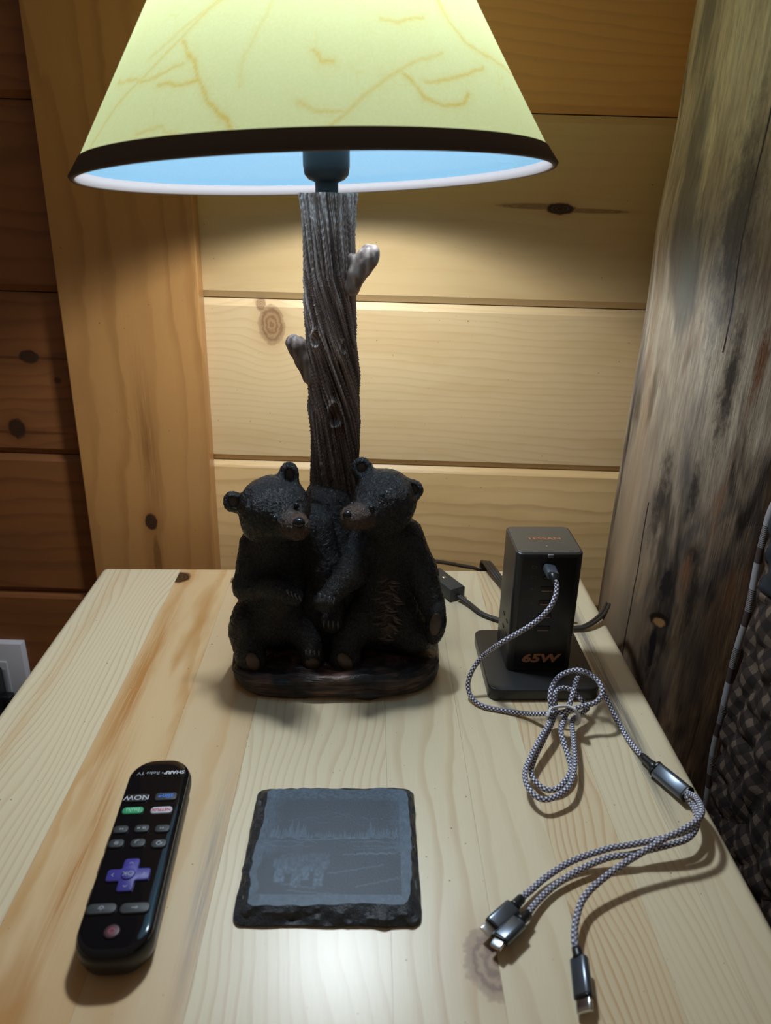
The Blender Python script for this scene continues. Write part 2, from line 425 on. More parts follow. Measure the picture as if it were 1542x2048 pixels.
staves = [
 (-.2700, -.190, dict(freq=210, seed=1.2, ringmul=.62, streak=[(-.248, .006, (.66, .44, .22), .6, .5, .3), (-.268, .012, (.80, .68, .47), .8, .45, .6)])),
 (-.190, -.136, dict(freq=26, seed=2.7, ringmul=.9, ring=OR, light=(.74, .52, .28), knots=[(.672, -.187, .011, .010, 1.0)], patch=.9, patchcol=(.54, .27, .09), streak=[(-.180, .010, (.50, .23, .07), 1.0, .50, .14), (-.165, .008, (.50, .23, .07), 1.0, .33, .10)])),
 (-.136, -.084, dict(freq=34, seed=3.9, ringmul=.6, ring=OR, light=(.72, .53, .31), knots=[(.667, -.133, .006, .005, .9)], patch=.6, patchcol=(.64, .40, .19),
                     streak=[(-.089, .006, (.20, .19, .18), .55, .31, .09)])),
 (-.084, .0128, dict(freq=150, seed=4.4, ringmul=.6, wob=.9, stretch=1.6)),
 (.0128, .066, dict(freq=62, seed=5.1, ringmul=.6, knots=[(.2625, .0665, .020, .0165, .85)], wob=.8, stretch=1.3, kcol=(.15, .070, .050))),
 (.066, .109, dict(freq=55, seed=6.6, ringmul=.35)),
 (.109, .150, dict(freq=190, seed=7.9, ringmul=.8, wob=.8, stretch=1.6, ring=(.56, .34, .16), knots=[(.283, .1065, .010, .004, .8)], light=(.76, .60, .38))),
 (.150, .183, dict(freq=150, seed=8.3, ringmul=.5)),
 (.183, .1965, dict(freq=120, seed=9.7, ringmul=.4, streak=[(.190, .008, (.27, .235, .19), 1.0, .50, .15), (.188, .005, (.17, .15, .125), .9, .45, .10), (.189, .007, (.27, .24, .20), .9, .62, .06)], knots=[(.588, .186, .0022, .0022, 1.0)])),
 (.1965, .2155, dict(freq=60, seed=10.4, ringmul=.3)),
]
for i, (a, b, kw) in enumerate(staves):
    kw = dict(kw); li = kw.pop('light', TLc); ri = kw.pop('ring', TRc); fq = kw.pop('freq'); sd = kw.pop('seed'); rm = kw.pop('ringmul'); kn = kw.pop('knots', ())
    stave(a, b, wood('pine stave %d' % i, 'Y', 'X', li, ri, fq, sd, rm, kn, .36, coat=.30, **kw), (i*7 % 3)*.00005)
body_m = wood('nightstand side pine', 'X', 'Z', TLc, TRc, 60, 12.1, .5, rough=.35)
leg_m = wood('nightstand leg pine', 'Z', 'X', TLc, TRc, 60, 13.1, .5, rough=.35)
for lo, hi in (((-.235, .195, -.13), (.181, .213, -.022)), ((-.235, .651, -.13), (.181, .669, -.022)), ((-.253, .213, -.13), (-.235, .651, -.022)), ((.181, .213, -.13), (.199, .651, -.022))):
    boxmesh('apron', lo, hi, body_m, ns)
for x in (-.262, .166):
    for y in (.182, .642):
        boxmesh('leg', (x, y, -T), (x+.042, y+.042, -.0225), leg_m, ns)
boxmesh('shelf', (-.24, .20, -.45), (.186, .66, -.432), body_m, ns)

# ------------------------------------------------------------------ log post
t = NT('peeled log wood', .5, .4)
X = t.xyz(t.obj()); ang = t.M('ARCTAN2', X[1], X[0])
au = t.M('MULTIPLY', ang, .09)
def strn(sz, sa, seed, det=3, r=.6): return t.noise(t.comb(t.M('MULTIPLY', X[2], sz), t.M('MULTIPLY', au, sa), seed), 1, det, r, .4)
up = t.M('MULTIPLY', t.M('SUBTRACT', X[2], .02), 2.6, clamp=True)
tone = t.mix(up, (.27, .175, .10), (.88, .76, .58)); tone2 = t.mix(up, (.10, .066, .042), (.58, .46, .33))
c = t.mix(t.ramp(strn(6, 60, 1), [(.35, 0.0), (.65, 1.0)]), tone, tone2)
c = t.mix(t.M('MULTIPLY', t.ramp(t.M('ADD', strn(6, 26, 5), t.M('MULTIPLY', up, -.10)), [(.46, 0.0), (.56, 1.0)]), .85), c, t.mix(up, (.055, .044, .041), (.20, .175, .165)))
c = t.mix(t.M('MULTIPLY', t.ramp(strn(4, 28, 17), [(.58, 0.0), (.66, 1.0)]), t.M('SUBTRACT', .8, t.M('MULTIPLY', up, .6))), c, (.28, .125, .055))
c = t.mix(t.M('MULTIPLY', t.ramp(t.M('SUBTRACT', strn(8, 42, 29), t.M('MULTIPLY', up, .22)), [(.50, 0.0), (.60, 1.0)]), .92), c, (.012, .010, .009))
c = t.mix(t.M('MULTIPLY', t.ramp(strn(32, 420, 41, 4, .7), [(.4, 0.0), (.62, 1.0)]), .38), c, (.08, .06, .05))
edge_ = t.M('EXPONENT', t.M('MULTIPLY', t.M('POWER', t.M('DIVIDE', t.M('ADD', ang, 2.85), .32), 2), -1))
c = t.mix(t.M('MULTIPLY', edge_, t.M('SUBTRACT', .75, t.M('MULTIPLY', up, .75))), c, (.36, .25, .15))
# a drying crack that wanders down the face, and a knot
def crack(a0, z0, z1, w, wand):
    e = t.M('ABSOLUTE', t.M('SUBTRACT', t.M('ADD', ang, t.M('MULTIPLY', t.M('SUBTRACT', t.noise(t.comb(X[2], 0, a0), 9, 2), .5), wand)), a0))
    m1 = t.M('LESS_THAN', e, w); m2 = t.M('GREATER_THAN', X[2], z0); m3 = t.M('LESS_THAN', X[2], z1)
    return t.M('MULTIPLY', m1, t.M('MULTIPLY', m2, m3))
c = t.mix(crack(-2.19, .24, .9, .006, .12), c, (.03, .02, .012))
c = t.mix(crack(-2.62, -.10, .10, .007, .10), c, (.03, .02, .012))
def blob(a0, z0, ra, rz):
    da = t.M('DIVIDE', t.M('SUBTRACT', ang, a0), ra); dz = t.M('DIVIDE', t.M('SUBTRACT', X[2], z0), rz)
    return t.M('SQRT', t.M('ADD', t.M('MULTIPLY', da, da), t.M('MULTIPLY', dz, dz)))
b1 = blob(-2.28, -.0065, .10, .0075)
nz = t.M('MULTIPLY', t.M('SUBTRACT', t.noise(t.comb(t.M('MULTIPLY', X[0], 2.5), t.M('MULTIPLY', X[1], 2.5), X[2]), 80, 4, .7), .5), 2.2)
def soft(d, lo_=.6, hi_2=1.15): return t.ramp(d, [(lo_/2, 1.0), (hi_2/2, 0.0)])
for a0_, z0_, ra_, rz_, cl_ in ((-2.49, .108, .075, .048, (.022, .017, .016)), (-2.08, .215, .07, .050, (.016, .011, .009)), (-2.20, .120, .05, .030, (.020, .015, .014)), (-2.03, .025, .06, .035, (.016, .012, .011)),
                               (-1.86, .235, .05, .030, (.20, .075, .03)), (-2.12, .045, .045, .022, (.20, .085, .04)), (-2.25, .33, .16, .085, (.15, .135, .135)), (-2.62, .30, .12, .05, (.22, .21, .17)), (-1.88, .40, .05, .018, (.03, .025, .02))):
    c = t.mix(t.M('MULTIPLY', soft(t.M('MULTIPLY', t.M('ADD', blob(a0_, z0_, ra_, rz_), nz), .5), .3, 1.25), .85), c, cl_)
c = t.mix(soft(t.M('MULTIPLY', t.M('ADD', blob(-2.28, .030, .06, .020), nz), .5)), c, (.012, .009, .010))
c = t.mix(soft(t.M('MULTIPLY', t.M('ADD', blob(-2.30, -.037, .04, .032), nz), .5)), c, (.012, .009, .010))
c = t.mix(soft(t.M('MULTIPLY', t.M('ADD', b1, t.M('MULTIPLY', nz, .2)), .5), .85, 1.1), c, (.015, .009, .006)); c = t.mix(soft(t.M('MULTIPLY', t.M('ADD', blob(-2.28, -.009, .060, .0042), t.M('MULTIPLY', nz, .5)), .5), .7, 1.2), c, (.30, .15, .055))
t.bump(t.M('ADD', strn(32, 420, 41, 4, .7), t.M('MULTIPLY', strn(8, 42, 29), 1.5)), .5, .0015)
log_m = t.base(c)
LC = (.3305, .670)
zs = np.linspace(-T, .72, 200); th = np.linspace(0, 2*math.pi, 97)[:-1]
TH, ZZ = np.meshgrid(th, zs)
q = np.stack([np.cos(TH)*1.2, np.sin(TH)*1.2, ZZ*2.2], -1)
q2 = np.stack([np.cos(TH)*9, np.sin(TH)*9, ZZ*5], -1)
rr = .0895+.0030*fbm(q, 2, 3)+.0011*fbm(q2, 3, 9)
rr += .0045*np.exp(-((ZZ-.335)/.045)**2)*np.exp(-((np.angle(np.exp(1j*(TH-math.pi*1.05))))/.7)**2)
for a0, z0, dz in ((-2.28, -.0065, .0065),):
    dd = (np.angle(np.exp(1j*(TH-a0)))/.10)**2+((ZZ-z0)/.0085)**2; rr -= .004*np.exp(-dd)-.003*np.exp(-dd*.25)
for a0, z0 in ((-1.55, .17), (-1.45, .33)):
    dd = (np.angle(np.exp(1j*(TH-a0)))/.18)**2+((ZZ-z0)/.02)**2; rr += .004*np.exp(-dd)
V = np.stack([rr*np.cos(TH), rr*np.sin(TH), ZZ], -1).reshape(-1, 3); n = len(th)
F = [(i*n+k, i*n+(k+1) % n, (i+1)*n+(k+1) % n, (i+1)*n+k) for i in range(len(zs)-1) for k in range(n)]
F += [tuple(reversed(range(n))), tuple(range((len(zs)-1)*n, len(zs)*n))]
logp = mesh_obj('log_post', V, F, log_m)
logp.matrix_world = Matrix(((WX.x, WY.x, WZ.x, LC[0]), (WX.y, WY.y, WZ.y, LC[1]), (WX.z, WY.z, WZ.z, T), (0, 0, 0, 1)))
logp.location.z += .001
tag(logp, 'thick peeled log post with grey and black streaks right of the nightstand', 'log')

# ------------------------------------------------------------------ quilt hanging over the side of the bed
t = NT('brown checked patchwork', .85, .2)
X = t.xyz(t.obj()); wv = t.noise(t.obj(), 28, 2)
yy = t.M('ADD', X[1], t.M('MULTIPLY', wv, .012)); zz = t.M('ADD', X[2], t.M('MULTIPLY', wv, .014))
s1 = t.M('ADD', yy, t.M('MULTIPLY', zz, .35)); s2 = t.M('SUBTRACT', zz, t.M('MULTIPLY', yy, .35))
c1 = t.M('GREATER_THAN', t.M('SINE', t.M('MULTIPLY', s1, 450)), .12); c2 = t.M('GREATER_THAN', t.M('SINE', t.M('MULTIPLY', s2, 380)), .12)
both = t.M('MULTIPLY', c1, c2); one = t.M('MAXIMUM', c1, c2)
wea = t.noise(t.obj(), 1500, 1)
c = t.mix(one, (.018, .0125, .011), (.040, .028, .023)); c = t.mix(t.M('MULTIPLY', both, .9), c, (.135, .095, .068))
c = t.mix(t.M('MULTIPLY', t.ramp(wea, [(.4, 0.0), (.7, 1.0)]), .4), c, (.02, .015, .013))
t.bump(wea, .3, .0006); quilt_m = t.base(c)
navy_m = plain('navy patch cloth', (.0045, .009, .015), .8, bump=(900, .3, .0006))
t = NT('striped binding cloth', .8, .2); X = t.xyz(t.obj())
fr_ = t.M('FRACT', t.M('MULTIPLY', X[2], 19)); st = t.M('GREATER_THAN', t.M('SINE', t.M('MULTIPLY', X[2], 4200)), 0)
big = t.M('GREATER_THAN', fr_, .60)
mid = t.M('MULTIPLY', t.M('GREATER_THAN', fr_, .25), st)
c = t.mix(t.M('MAXIMUM', big, mid), (.045, .03, .028), (.22, .215, .22)); bind_m = t.base(c)
quilt = empty('patchwork_quilt', (0, 0, T)); tag(quilt, 'brown and navy patchwork quilt with striped binding hanging from the bed beside the log', 'quilt')
QE = .500
def qsurf(s, y):
    """s = arc length down from the bed's middle; returns x, z on the outside of the quilt"""
    top, zt, r = .10, .185, .045
    if s < top: x, z, nx, nz = .338+r+(top-s)-.0, zt, 0, 1
    elif s < top+r*math.pi/2:
        a = (s-top)/r; x, z, nx, nz = .338+r-math.sin(a)*r, zt-r+math.cos(a)*r, -math.sin(a), math.cos(a)
    else:
        d = s-top-r*math.pi/2; x, z, nx, nz = .338, zt-r-d, -1, 0
    return x, z, nx, nz
def qpt(s, y):
    x, z, nx, nz = qsurf(s, y)
    x -= .048+.002*math.sin(s*17+1.0)-max(0, s-.33)*.05+max(0, y-.43)*.02
    d = (QE-y)
    # puffy quilting cells with stitched valleys
    a = (s*.95+y*.55)/.034; b = (s*.55-y*.95)/.030
    a += .35*math.sin(b*1.7+2); b += .35*math.sin(a*1.3)
    cell = abs(math.sin(math.pi*a))**.5*abs(math.sin(math.pi*b))**.5
    f = min(1, d/.012)
    w = .0065*cell*f
    p = (s*60, y*60, 0.0)
    return x, y, z, nx, nz, w, f
def qgrid(name, s0, s1, y0, y1, mat, ds=.0032):
    ss = np.arange(s0, s1+1e-6, ds); ys = np.arange(y0, y1+1e-6, ds)
    V = []; 
    P = np.array([[qpt(s, y) for y in ys] for s in ss])
    nn = fbm(np.stack([np.repeat(ss[:, None], len(ys), 1)*75, np.repeat(ys[None], len(ss), 0)*75, np.zeros((len(ss), len(ys)))], -1), 3, 5)
    w = P[..., 5]+.0016*nn*P[..., 6]
    V = np.stack([P[..., 0]+P[..., 3]*w, P[..., 1], P[..., 2]+P[..., 4]*w], -1).reshape(-1, 3); m = len(ys)
    F = [(i*m+k, i*m+k+1, (i+1)*m+k+1, (i+1)*m+k) for i in range(len(ss)-1) for k in range(m-1)]
    o = mesh_obj(name, V, F, mat, quilt)
    sf = o.modifiers.new('t', 'SOLIDIFY'); sf.thickness = .004; sf.offset = -1
    o.modifiers['t'].offset = 1 if False else -1
    return o
sn = .1+.045*math.pi/2+(.185-.045-.088)     # arc length at which the navy patch ends
qgrid('brown_patch', sn, .74, -.10, QE-.0055, quilt_m)
qgrid('navy_patch', .0, sn, -.10, QE-.011, navy_m, .004)
qgrid('brown_border', .0, sn, QE-.0110, QE-.0055, quilt_m, .0027)
PB = []
for s in np.arange(.0, .74, .006):
    x, y, z, nx, nz, w, f = qpt(s, QE)
    PB.append(Vector((x+nx*.002, QE-.001+.0012*math.sin(s*70), z+nz*.002)))
tube('binding', PB, .004, bind_m, quilt, ns=10, flat=(.0026, .0032))

# ------------------------------------------------------------------ table lamp with two bear cubs
lamp = empty('table_lamp', (0, 0, 0)); lamp.location = (LX, .54, T)
tag(lamp, 'lit table lamp with two black bear cubs under a carved tree trunk and yellow shade', 'lamp')
LO = Vector((LX, .54, T))
def lo_(V): return np.asarray(V)-np.array(LO)
t = NT('black painted fur resin', .30, .55, 0, 0)
tint = t.attr('tint', 'Color')
f1 = t.noise(t.obj(), 430, 4, .60, 1.6); f2 = t.noise(t.obj(), 1500, 2, .6)
c = t.mix(t.M('MULTIPLY', t.ramp(f1, [(.5, 0.0), (.75, 1.0)]), .15), tint, (.014, .013, .015))
t.bump(t.M('ADD', f1, t.M('MULTIPLY', f2, .6)), 1.0, .00125)
fur_m = t.base(c)
t.put(t.b.inputs['Roughness'], t.M('ADD', .17, t.M('MULTIPLY', f1, .20)))
gloss_m = plain('glossy black nose paint', (.008, .008, .009), .16)
claw_m = plain('dark claw paint', (.080, .082, .095), .25)
pad_m = NT('brown paw pad paint', .42, .4); pn_ = pad_m.noise(pad_m.obj(), 260, 3)
pad_m.bump(pn_, .4, .0006); pad_m = pad_m.base(pad_m.mix(pn_, (.030, .017, .012), (.085, .050, .033)))
ear_m = plain('dark brown inner ear paint', (.045, .032, .026), .5, bump=(600, .6, .0006))

def A(p): return tuple(at(*p))
def E(p, r, R=None): return ('e', A(p), r) if R is None else ('e', A(p), r, R)
def Cc(p, q, ra, rb): return ('c', A(p), A(q), ra, rb)
def rotm(ax, deg): return np.array(Matrix.Rotation(math.radians(deg), 3, ax))
FURC = np.array((.0045, .0044, .0055))
def furdisp(amp, seed):
    def d(P, N):
        q = P*np.array([420, 420, 260.]); q[:, 2] += 40*vnoise(P*60, seed+4)
        return amp*(fbm(q, 2, seed)+.6*vnoise(P*150, seed+7))
    return d
def bear(name, prims, subs, tints, seed, h=.00105):
    f = make_f(prims, subs, .0045)
    lo = []; hi = []
    for a in range(3):
        L = []; U = []
        for p in prims:
            if p[0] == 'e': L.append(p[1][a]-max(p[2])); U.append(p[1][a]+max(p[2]))
            else: L.append(min(p[1][a]-p[3], p[2][a]-p[4])); U.append(max(p[1][a]+p[3], p[2][a]+p[4]))
        lo.append(min(L)-.004); hi.append(max(U)+.004)
    P, F = nets(f, lo, hi, h, furdisp(.00050, seed))
    col = np.tile(FURC, (len(P), 1))
    for c, r, k, rgb in tints:
        w = np.clip((1.0-np.sqrt((((P-np.array(c))/np.array(r))**2).sum(1)))*k, 0, 1)[:, None]
        w = w*(.8+.4*vnoise(P*500, 3)[:, None]).clip(0, 1)
        col = col*(1-w)+np.array(rgb)*w
    col = np.concatenate([col, np.ones((len(P), 1))], 1)
    return mesh_obj(name, lo_(P), F, fur_m, lamp, col=col), f
def ball(name, c, r, mat, parent, R=None, seg=20, disp=0):
    bm = bmesh.new(); bmesh.ops.create_uvsphere(bm, u_segments=seg, v_segments=seg//2+2, radius=1)
    M_ = Matrix.Identity(3) if R is None else Matrix(np.array(R).tolist())
    for v in bm.verts:
        v.co = M_@Vector((v.co.x*r[0], v.co.y*r[1], v.co.z*r[2]))
        v.co += Vector(c)-LO
    return bm_obj(name, bm, mat, parent)
def claws(parent, c0, c1, n, d, ln=.0050, r=.00082):
    c0 = Vector(c0); c1 = Vector(c1)
    for i in range(n):
        p = c0.lerp(c1, i/(n-1)) if n > 1 else c0
        d_ = Vector(d).normalized(); p = p+Vector((0, -.0013, .0002))
        pts = [p-d_*ln*.4, p+d_*ln*.1+Vector((0, -.0008, .0004)), p+d_*ln*.6]
        P = catmull([q-LO for q in pts], 4)
        tube('claw', P, r, claw_m, parent, ns=8, rads=np.linspace(1, .25, len(P)))

BR = (.085, .044, .026)
# left cub
pr = [E((549, 1017, .510), (.0262, .0245, .0245)), Cc((572, 1042, .497), (594, 1053, .4845), .0140, .0098), E((520, 1050, .506), (.013, .012, .013)),
      E((467, 1004, .514), (.0078, .0042, .0082)), E((578, 950, .517), (.0072, .0042, .0100)), Cc((484, 1008, .516), (500, 1010, .514), .0055, .008), Cc((572, 965, .518), (565, 985, .515), .006, .009),
      Cc((552, 1080, .524), (548, 1190, .524), .0232, .0255), E((540, 1235, .519), (.0270, .0230, .0235)),
      E((495, 1238, .512), (.0125, .0190, .0150)), Cc((492, 1262, .507), (500, 1308, .500), .0135, .0115), E((506, 1322, .495), (.0105, .0085, .0135), rotm('Y', -12)),
      Cc((588, 1245, .514), (618, 1285, .502), .0130, .0100), E((625, 1315, .496), (.0088, .0090, .0120)),
      Cc((508, 1090, .518), (493, 1170, .507), .0110, .0098), Cc((493, 1176, .506), (545, 1174, .496), .0098, .0090), Cc((545, 1175, .496), (588, 1192, .490), .0088, .0070),
      Cc((624, 1050, .532), (650, 1130, .526), .0165, .0140), Cc((650, 1130, .526), (666, 1225, .512), .0135, .0100), E((664, 1246, .506), (.0088, .0075, .0085))]
sb = [('e', tuple(at(466, 1005, .5085)), (.0050, .0036, .0054)), ('e', tuple(at(579, 952, .5115)), (.0044, .0036, .0064))]
tn = [(A((594, 1053, .482)), (.0150, .014, .0135), 2.2, BR), (A((580, 1030, .490)), (.008, .01, .007), 2, (.05, .03, .02)), (A((560, 1220, .495)), (.012, .016, .02), 1.5, (.030, .018, .013))]
cub, _ = bear('bear_cub', pr, sb, tn, 3)
tag(cub, 'left cub, head tipped toward the trunk')
ball('nose', at(598, 1045, .4770), (.0043, .0036, .0034), gloss_m, cub)
ball('mouth', at(605, 1067, .4800), (.0034, .0022, .0013), plain('dark mouth paint', (.09, .045, .04), .35), cub, rotm('Y', 20))
ball('eye', at(593, 1011, .4912), (.0022, .0020, .0022), gloss_m, cub); ball('eye', at(549, 1037, .4850), (.0022, .0020, .0022), gloss_m, cub)
ball('inner_ear', at(466, 1005, .5125), (.0050, .0016, .0054), ear_m, cub); ball('inner_ear', at(579, 952, .5155), (.0044, .0016, .0064), ear_m, cub)
ball('paw_pad', at(506, 1324, .4873), (.0052, .0018, .0082), pad_m, cub, rotm('Y', -12)); ball('paw_pad', at(625, 1327, .4885), (.0056, .0018, .0050), pad_m, cub)
claws(cub, at(576, 1183, .4835), at(600, 1194, .4835), 4, (.35, -.1, -1)); claws(cub, at(612, 1303, .4870), at(638, 1305, .4870), 4, (0, -.3, -1), .004)
claws(cub, at(648, 1245, .4990), at(676, 1247, .4990), 4, (0, -.25, -1), .006)
# right cub
pr = [E((769, 1002, .513), (.0232, .0225, .0238)), Cc((738, 1028, .501), (707, 1035, .4905), .0135, .0092), E((765, 1040, .508), (.0165, .013, .0140)),
      E((724, 936, .519), (.0078, .0042, .0080)), E((826, 980, .518), (.0078, .0042, .0080)), Cc((728, 948, .520), (745, 965, .518), .006, .009), Cc((815, 985, .519), (800, 990, .518), .006, .008),
      Cc((775, 1070, .528), (772, 1170, .527), .0205, .0235), E((772, 1225, .521), (.0285, .0240, .0270)), E((825, 1262, .517), (.0190, .0200, .0165)),
      Cc((812, 1068, .524), (842, 1142, .516), .0125, .0120), Cc((842, 1142, .516), (864, 1210, .506), .0118, .0100), E((871, 1250, .499), (.0080, .0080, .0165), rotm('Y', 6)),
      Cc((728, 1085, .524), (706, 1142, .508), .0130, .0118), Cc((704, 1145, .507), (652, 1200, .495), .0112, .0078), E((648, 1206, .493), (.0082, .0070, .0068)),
      Cc((722, 1235, .516), (695, 1285, .504), .0150, .0125), E((691, 1322, .495), (.0120, .0090, .0140), rotm('Y', -28))]
sb = [('e', tuple(at(724, 937, .5135)), (.0048, .0036, .0050)), ('e', tuple(at(827, 981, .5125)), (.0048, .0036, .0050))]
tn = [(A((708, 1036, .488)), (.0165, .015, .0125), 2.2, BR), (A((728, 1045, .490)), (.010, .010, .006), 2, BR), (A((775, 1230, .497)), (.006, .012, .032), 1.6, (.085, .045, .028)), (A((772, 1180, .500)), (.014, .012, .022), 1.0, (.035, .020, .014))]
cub2, _ = bear('bear_cub', pr, sb, tn, 11)
tag(cub2, 'right cub, looking toward the left cub')
ball('nose', at(696, 1030, .4855), (.0036, .0034, .0034), gloss_m, cub2)
ball('mouth', at(700, 1052, .4880), (.0040, .0016, .0008), plain('mouth line paint', (.012, .009, .009), .35), cub2, rotm('Y', 12))
ball('eye', at(743, 1016, .4908), (.0022, .0020, .0020), gloss_m, cub2); ball('eye', at(704, 1008, .4990), (.0018, .0018, .0018), gloss_m, cub2)
ball('inner_ear', at(724, 937, .5175), (.0048, .0016, .0050), ear_m, cub2); ball('inner_ear', at(827, 981, .5165), (.0048, .0016, .0050), ear_m, cub2)
ball('paw_pad', at(871, 1249, .4918), (.0046, .0016, .0098), pad_m, cub2, rotm('Y', 6)); ball('paw_pad', at(690, 1324, .4872), (.0052, .0018, .0086), pad_m, cub2, rotm('Y', -28))
claws(cub2, at(640, 1192, .4880), at(668, 1200, .4880), 4, (-.1, -.25, -1), .0055)
# leafy chest fur of the right cub: raised tufts
rnd = random.Random(5)
tufts = []
for i in range(34):
    s = i/33; side = 1 if i % 2 else -1
    px = 775+side*(3+22*rnd.random()*(1-abs(s-.5))); py = 1160+s*118
    Yq = .4985+abs(px-775)*.00010-(.0030 if 1190 < py < 1260 else 0)
    p = at(px, py, Yq)-LO; d = Vector((side*.9, .12, -1.0+.9*rnd.random())).normalized()
    P = catmull([p-d*.004, p+Vector((0, -.0012, 0)), p+d*.005], 3)
    tufts.append((P, .0010+.0006*rnd.random()))
tv = []; tf = []
for P, r in tufts:
    for i, q in enumerate(P):
        for k in range(6):
            a = k*math.pi/3; rr_ = r*(1-abs(i/(len(P)-1)-.4)*1.3)
            tv.append(q+Vector((math.cos(a)*rr_, math.sin(a)*rr_*.8, math.sin(a+1)*rr_)))
        if i:
            b = len(tv)-12
            for k in range(6): tf.append((b+k, b+(k+1) % 6, b+6+(k+1) % 6, b+6+k))
o = mesh_obj('chest_fur', tv, tf, NT('brown chest fur paint', .45).base((.05, .030, .021)), cub2)
tag(o, 'brown leafy chest fur', kind='stuff')

# rocky log base
t = NT('dark carved bark resin', .40, .5)
g = t.noise(t.obj(), 1, 2)
X = t.xyz(t.obj())
st1 = t.noise(t.comb(t.M('MULTIPLY', X[0], 28), t.M('MULTIPLY', X[1], 60), t.M('MULTIPLY', X[2], 420)), 1, 4, .65, .8)
bl = t.noise(t.obj(), 48, 2)
c = t.mix(t.ramp(st1, [(.40, 0.0), (.68, 1.0)]), (.020, .014, .014), (.17, .092, .066))
c = t.mix(t.ramp(bl, [(.42, 1.0), (.60, 0.0)]), c, (.013, .011, .013))
t.bump(st1, .9, .0022); base_m = t.base(c)
def basef(P):
    cx_, cy_ = -.0262, .5375
    q = P-np.array([cx_, cy_, T+.0095])
    n_ = .0016*vnoise(P*55, 2)
    ex = np.abs(q[..., 0])/.0825; ey = np.abs(q[..., 1])/.0640
    rad = (ex**4+ey**4)**.25
    d1 = (rad-1)*.065+.006
    zt = .0095+.0020*vnoise(P*np.array([40, 40, 0.]), 8)+.0015*np.clip((np.abs(q[..., 0])-.05)/.03, 0, 1)
    d2 = np.abs(q[..., 2])-zt+.006
    return np.sqrt(np.maximum(d1, 0)**2+np.maximum(d2, 0)**2)+np.minimum(np.maximum(d1, d2), 0)-.006+n_
P, F = nets(basef, (-.125, .465, T-.004), (.073, .615, T+.030), .00105,
            lambda P, N: .0011*fbm(P*np.array([45, 90, 380.]), 2, 21)+.0013*vnoise(P*np.array([30, 30, 240.]), 31))
P[:, 2] = np.maximum(P[:, 2], T+.0004)
mesh_obj('base', lo_(P), F, base_m, lamp)

# trunk
t = NT('carved driftwood resin', .48, .45)
tint = t.attr('tint', 'Color'); gr = t.noise(t.obj(), 900, 3, .6)
t.bump(gr, .35, .0005)
trunk_m = t.base(t.mix(t.M('MULTIPLY', t.ramp(gr, [(.4, 0.0), (.7, 1.0)]), .25), tint, (.26, .20, .18)))
Zt = T+.3535
zl = np.array([T+.010, T+.055, T+.085, T+.12, T+.165, T+.1705, T+.225, T+.2828, T+.330, Zt]); 
xl = np.array([-.060, -.055, -.050, -.0480, -.0465, -.0465, -.0465, -.0470, -.0475, -.0485])
xr = np.array([-.000, -.003, -.007, -.0080, -.0080, -.0080, -.0085, -.0108, -.0110, -.0105])
zs = np.linspace(T+.012, Zt, 380); th = np.linspace(0, 2*math.pi, 241)[:-1]
TH, ZZ = np.meshgrid(th, zs)
cx_ = np.interp(zs, zl, (xl+xr)/2)[:, None]; R0 = np.interp(zs, zl, (xr-xl)/2)[:, None]*.985
sm_ = np.ones(25)/25
R0 = np.convolve(np.pad(R0[:, 0], 12, 'edge'), sm_, 'valid')[:, None]; cx_ = np.convolve(np.pad(cx_[:, 0], 12, 'edge'), sm_, 'valid')[:, None]
zr = ZZ-T
tw = np.interp(zr, [0, .12, .2, .26, .30, .3535], [3.0, 2.8, 2.1, .95, .30, 0])
t2 = TH-tw
q = np.stack([np.cos(t2)*7.5, np.sin(t2)*7.5, zr*16], -1)
rid = fbm(q*1.6, 2, 1); fine = fbm(np.stack([np.cos(t2)*22, np.sin(t2)*22, zr*22], -1), 3, 4)
ridge = (1-np.abs(fine))**3
lump = fbm(np.stack([np.cos(TH), np.sin(TH), zr*14], -1)*1.3, 2, 7)
pit = np.clip(vnoise(np.stack([np.cos(t2)*13, np.sin(t2)*13, zr*55], -1), 12)-.30, 0, 1)*np.clip(1-np.abs(zr-.24)/.09, 0, 1)
D = .0017*lump+.0009*rid+.0017*(ridge-.4)-.0050*pit
def feat(px, py, ra, rz, rim, hole):
    global D
    p = at(px, py, .541); x = p.x-np.interp(p.z, zl, (xl+xr)/2); th0 = -math.pi/2+math.asin(max(-.95, min(.95, x/.020)))
    dth = np.angle(np.exp(1j*(TH-th0)))/ra; dz = (ZZ-p.z)/rz
    dz = np.where(dz > 0, dz*.6, dz)
    d = np.sqrt(dth**2+dz**2)
    D = D+rim*np.exp(-((d-1)/.28)**2)-hole*np.exp(-(d/.7)**2)
    return d
k1 = feat(670, 838, .27, .0068, .0028, .0040); feat(628, 685, .18, .0045, .0018, .0025); feat(690, 700, .15, .0035, .0014, .0020)
feat(642, 945, .13, .003, .0009, .0012); feat(668, 900, .11, .003, .0008, .0012); feat(664, 963, .08, .002, .0006, .001)
R_ = R0+D+.0008*np.exp(-((zr-.352)/.004)**2)
V = np.stack([cx_+R_*np.cos(TH), .5615+R_*np.sin(TH), ZZ+.0006*lump*(zr > .350)], -1)
hgt = (ridge-.4)+.5*rid-2.2*pit
hi_ = np.clip((hgt-.0)*1.6, 0, 1)[..., None]
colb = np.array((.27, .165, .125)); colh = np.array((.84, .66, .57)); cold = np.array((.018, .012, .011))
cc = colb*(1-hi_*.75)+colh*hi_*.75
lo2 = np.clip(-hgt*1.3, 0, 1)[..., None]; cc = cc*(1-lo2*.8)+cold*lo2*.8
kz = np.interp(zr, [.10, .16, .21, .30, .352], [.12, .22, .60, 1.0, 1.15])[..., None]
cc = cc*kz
cc = np.concatenate([cc, np.ones(cc.shape[:2]+(1,))], -1).reshape(-1, 4)
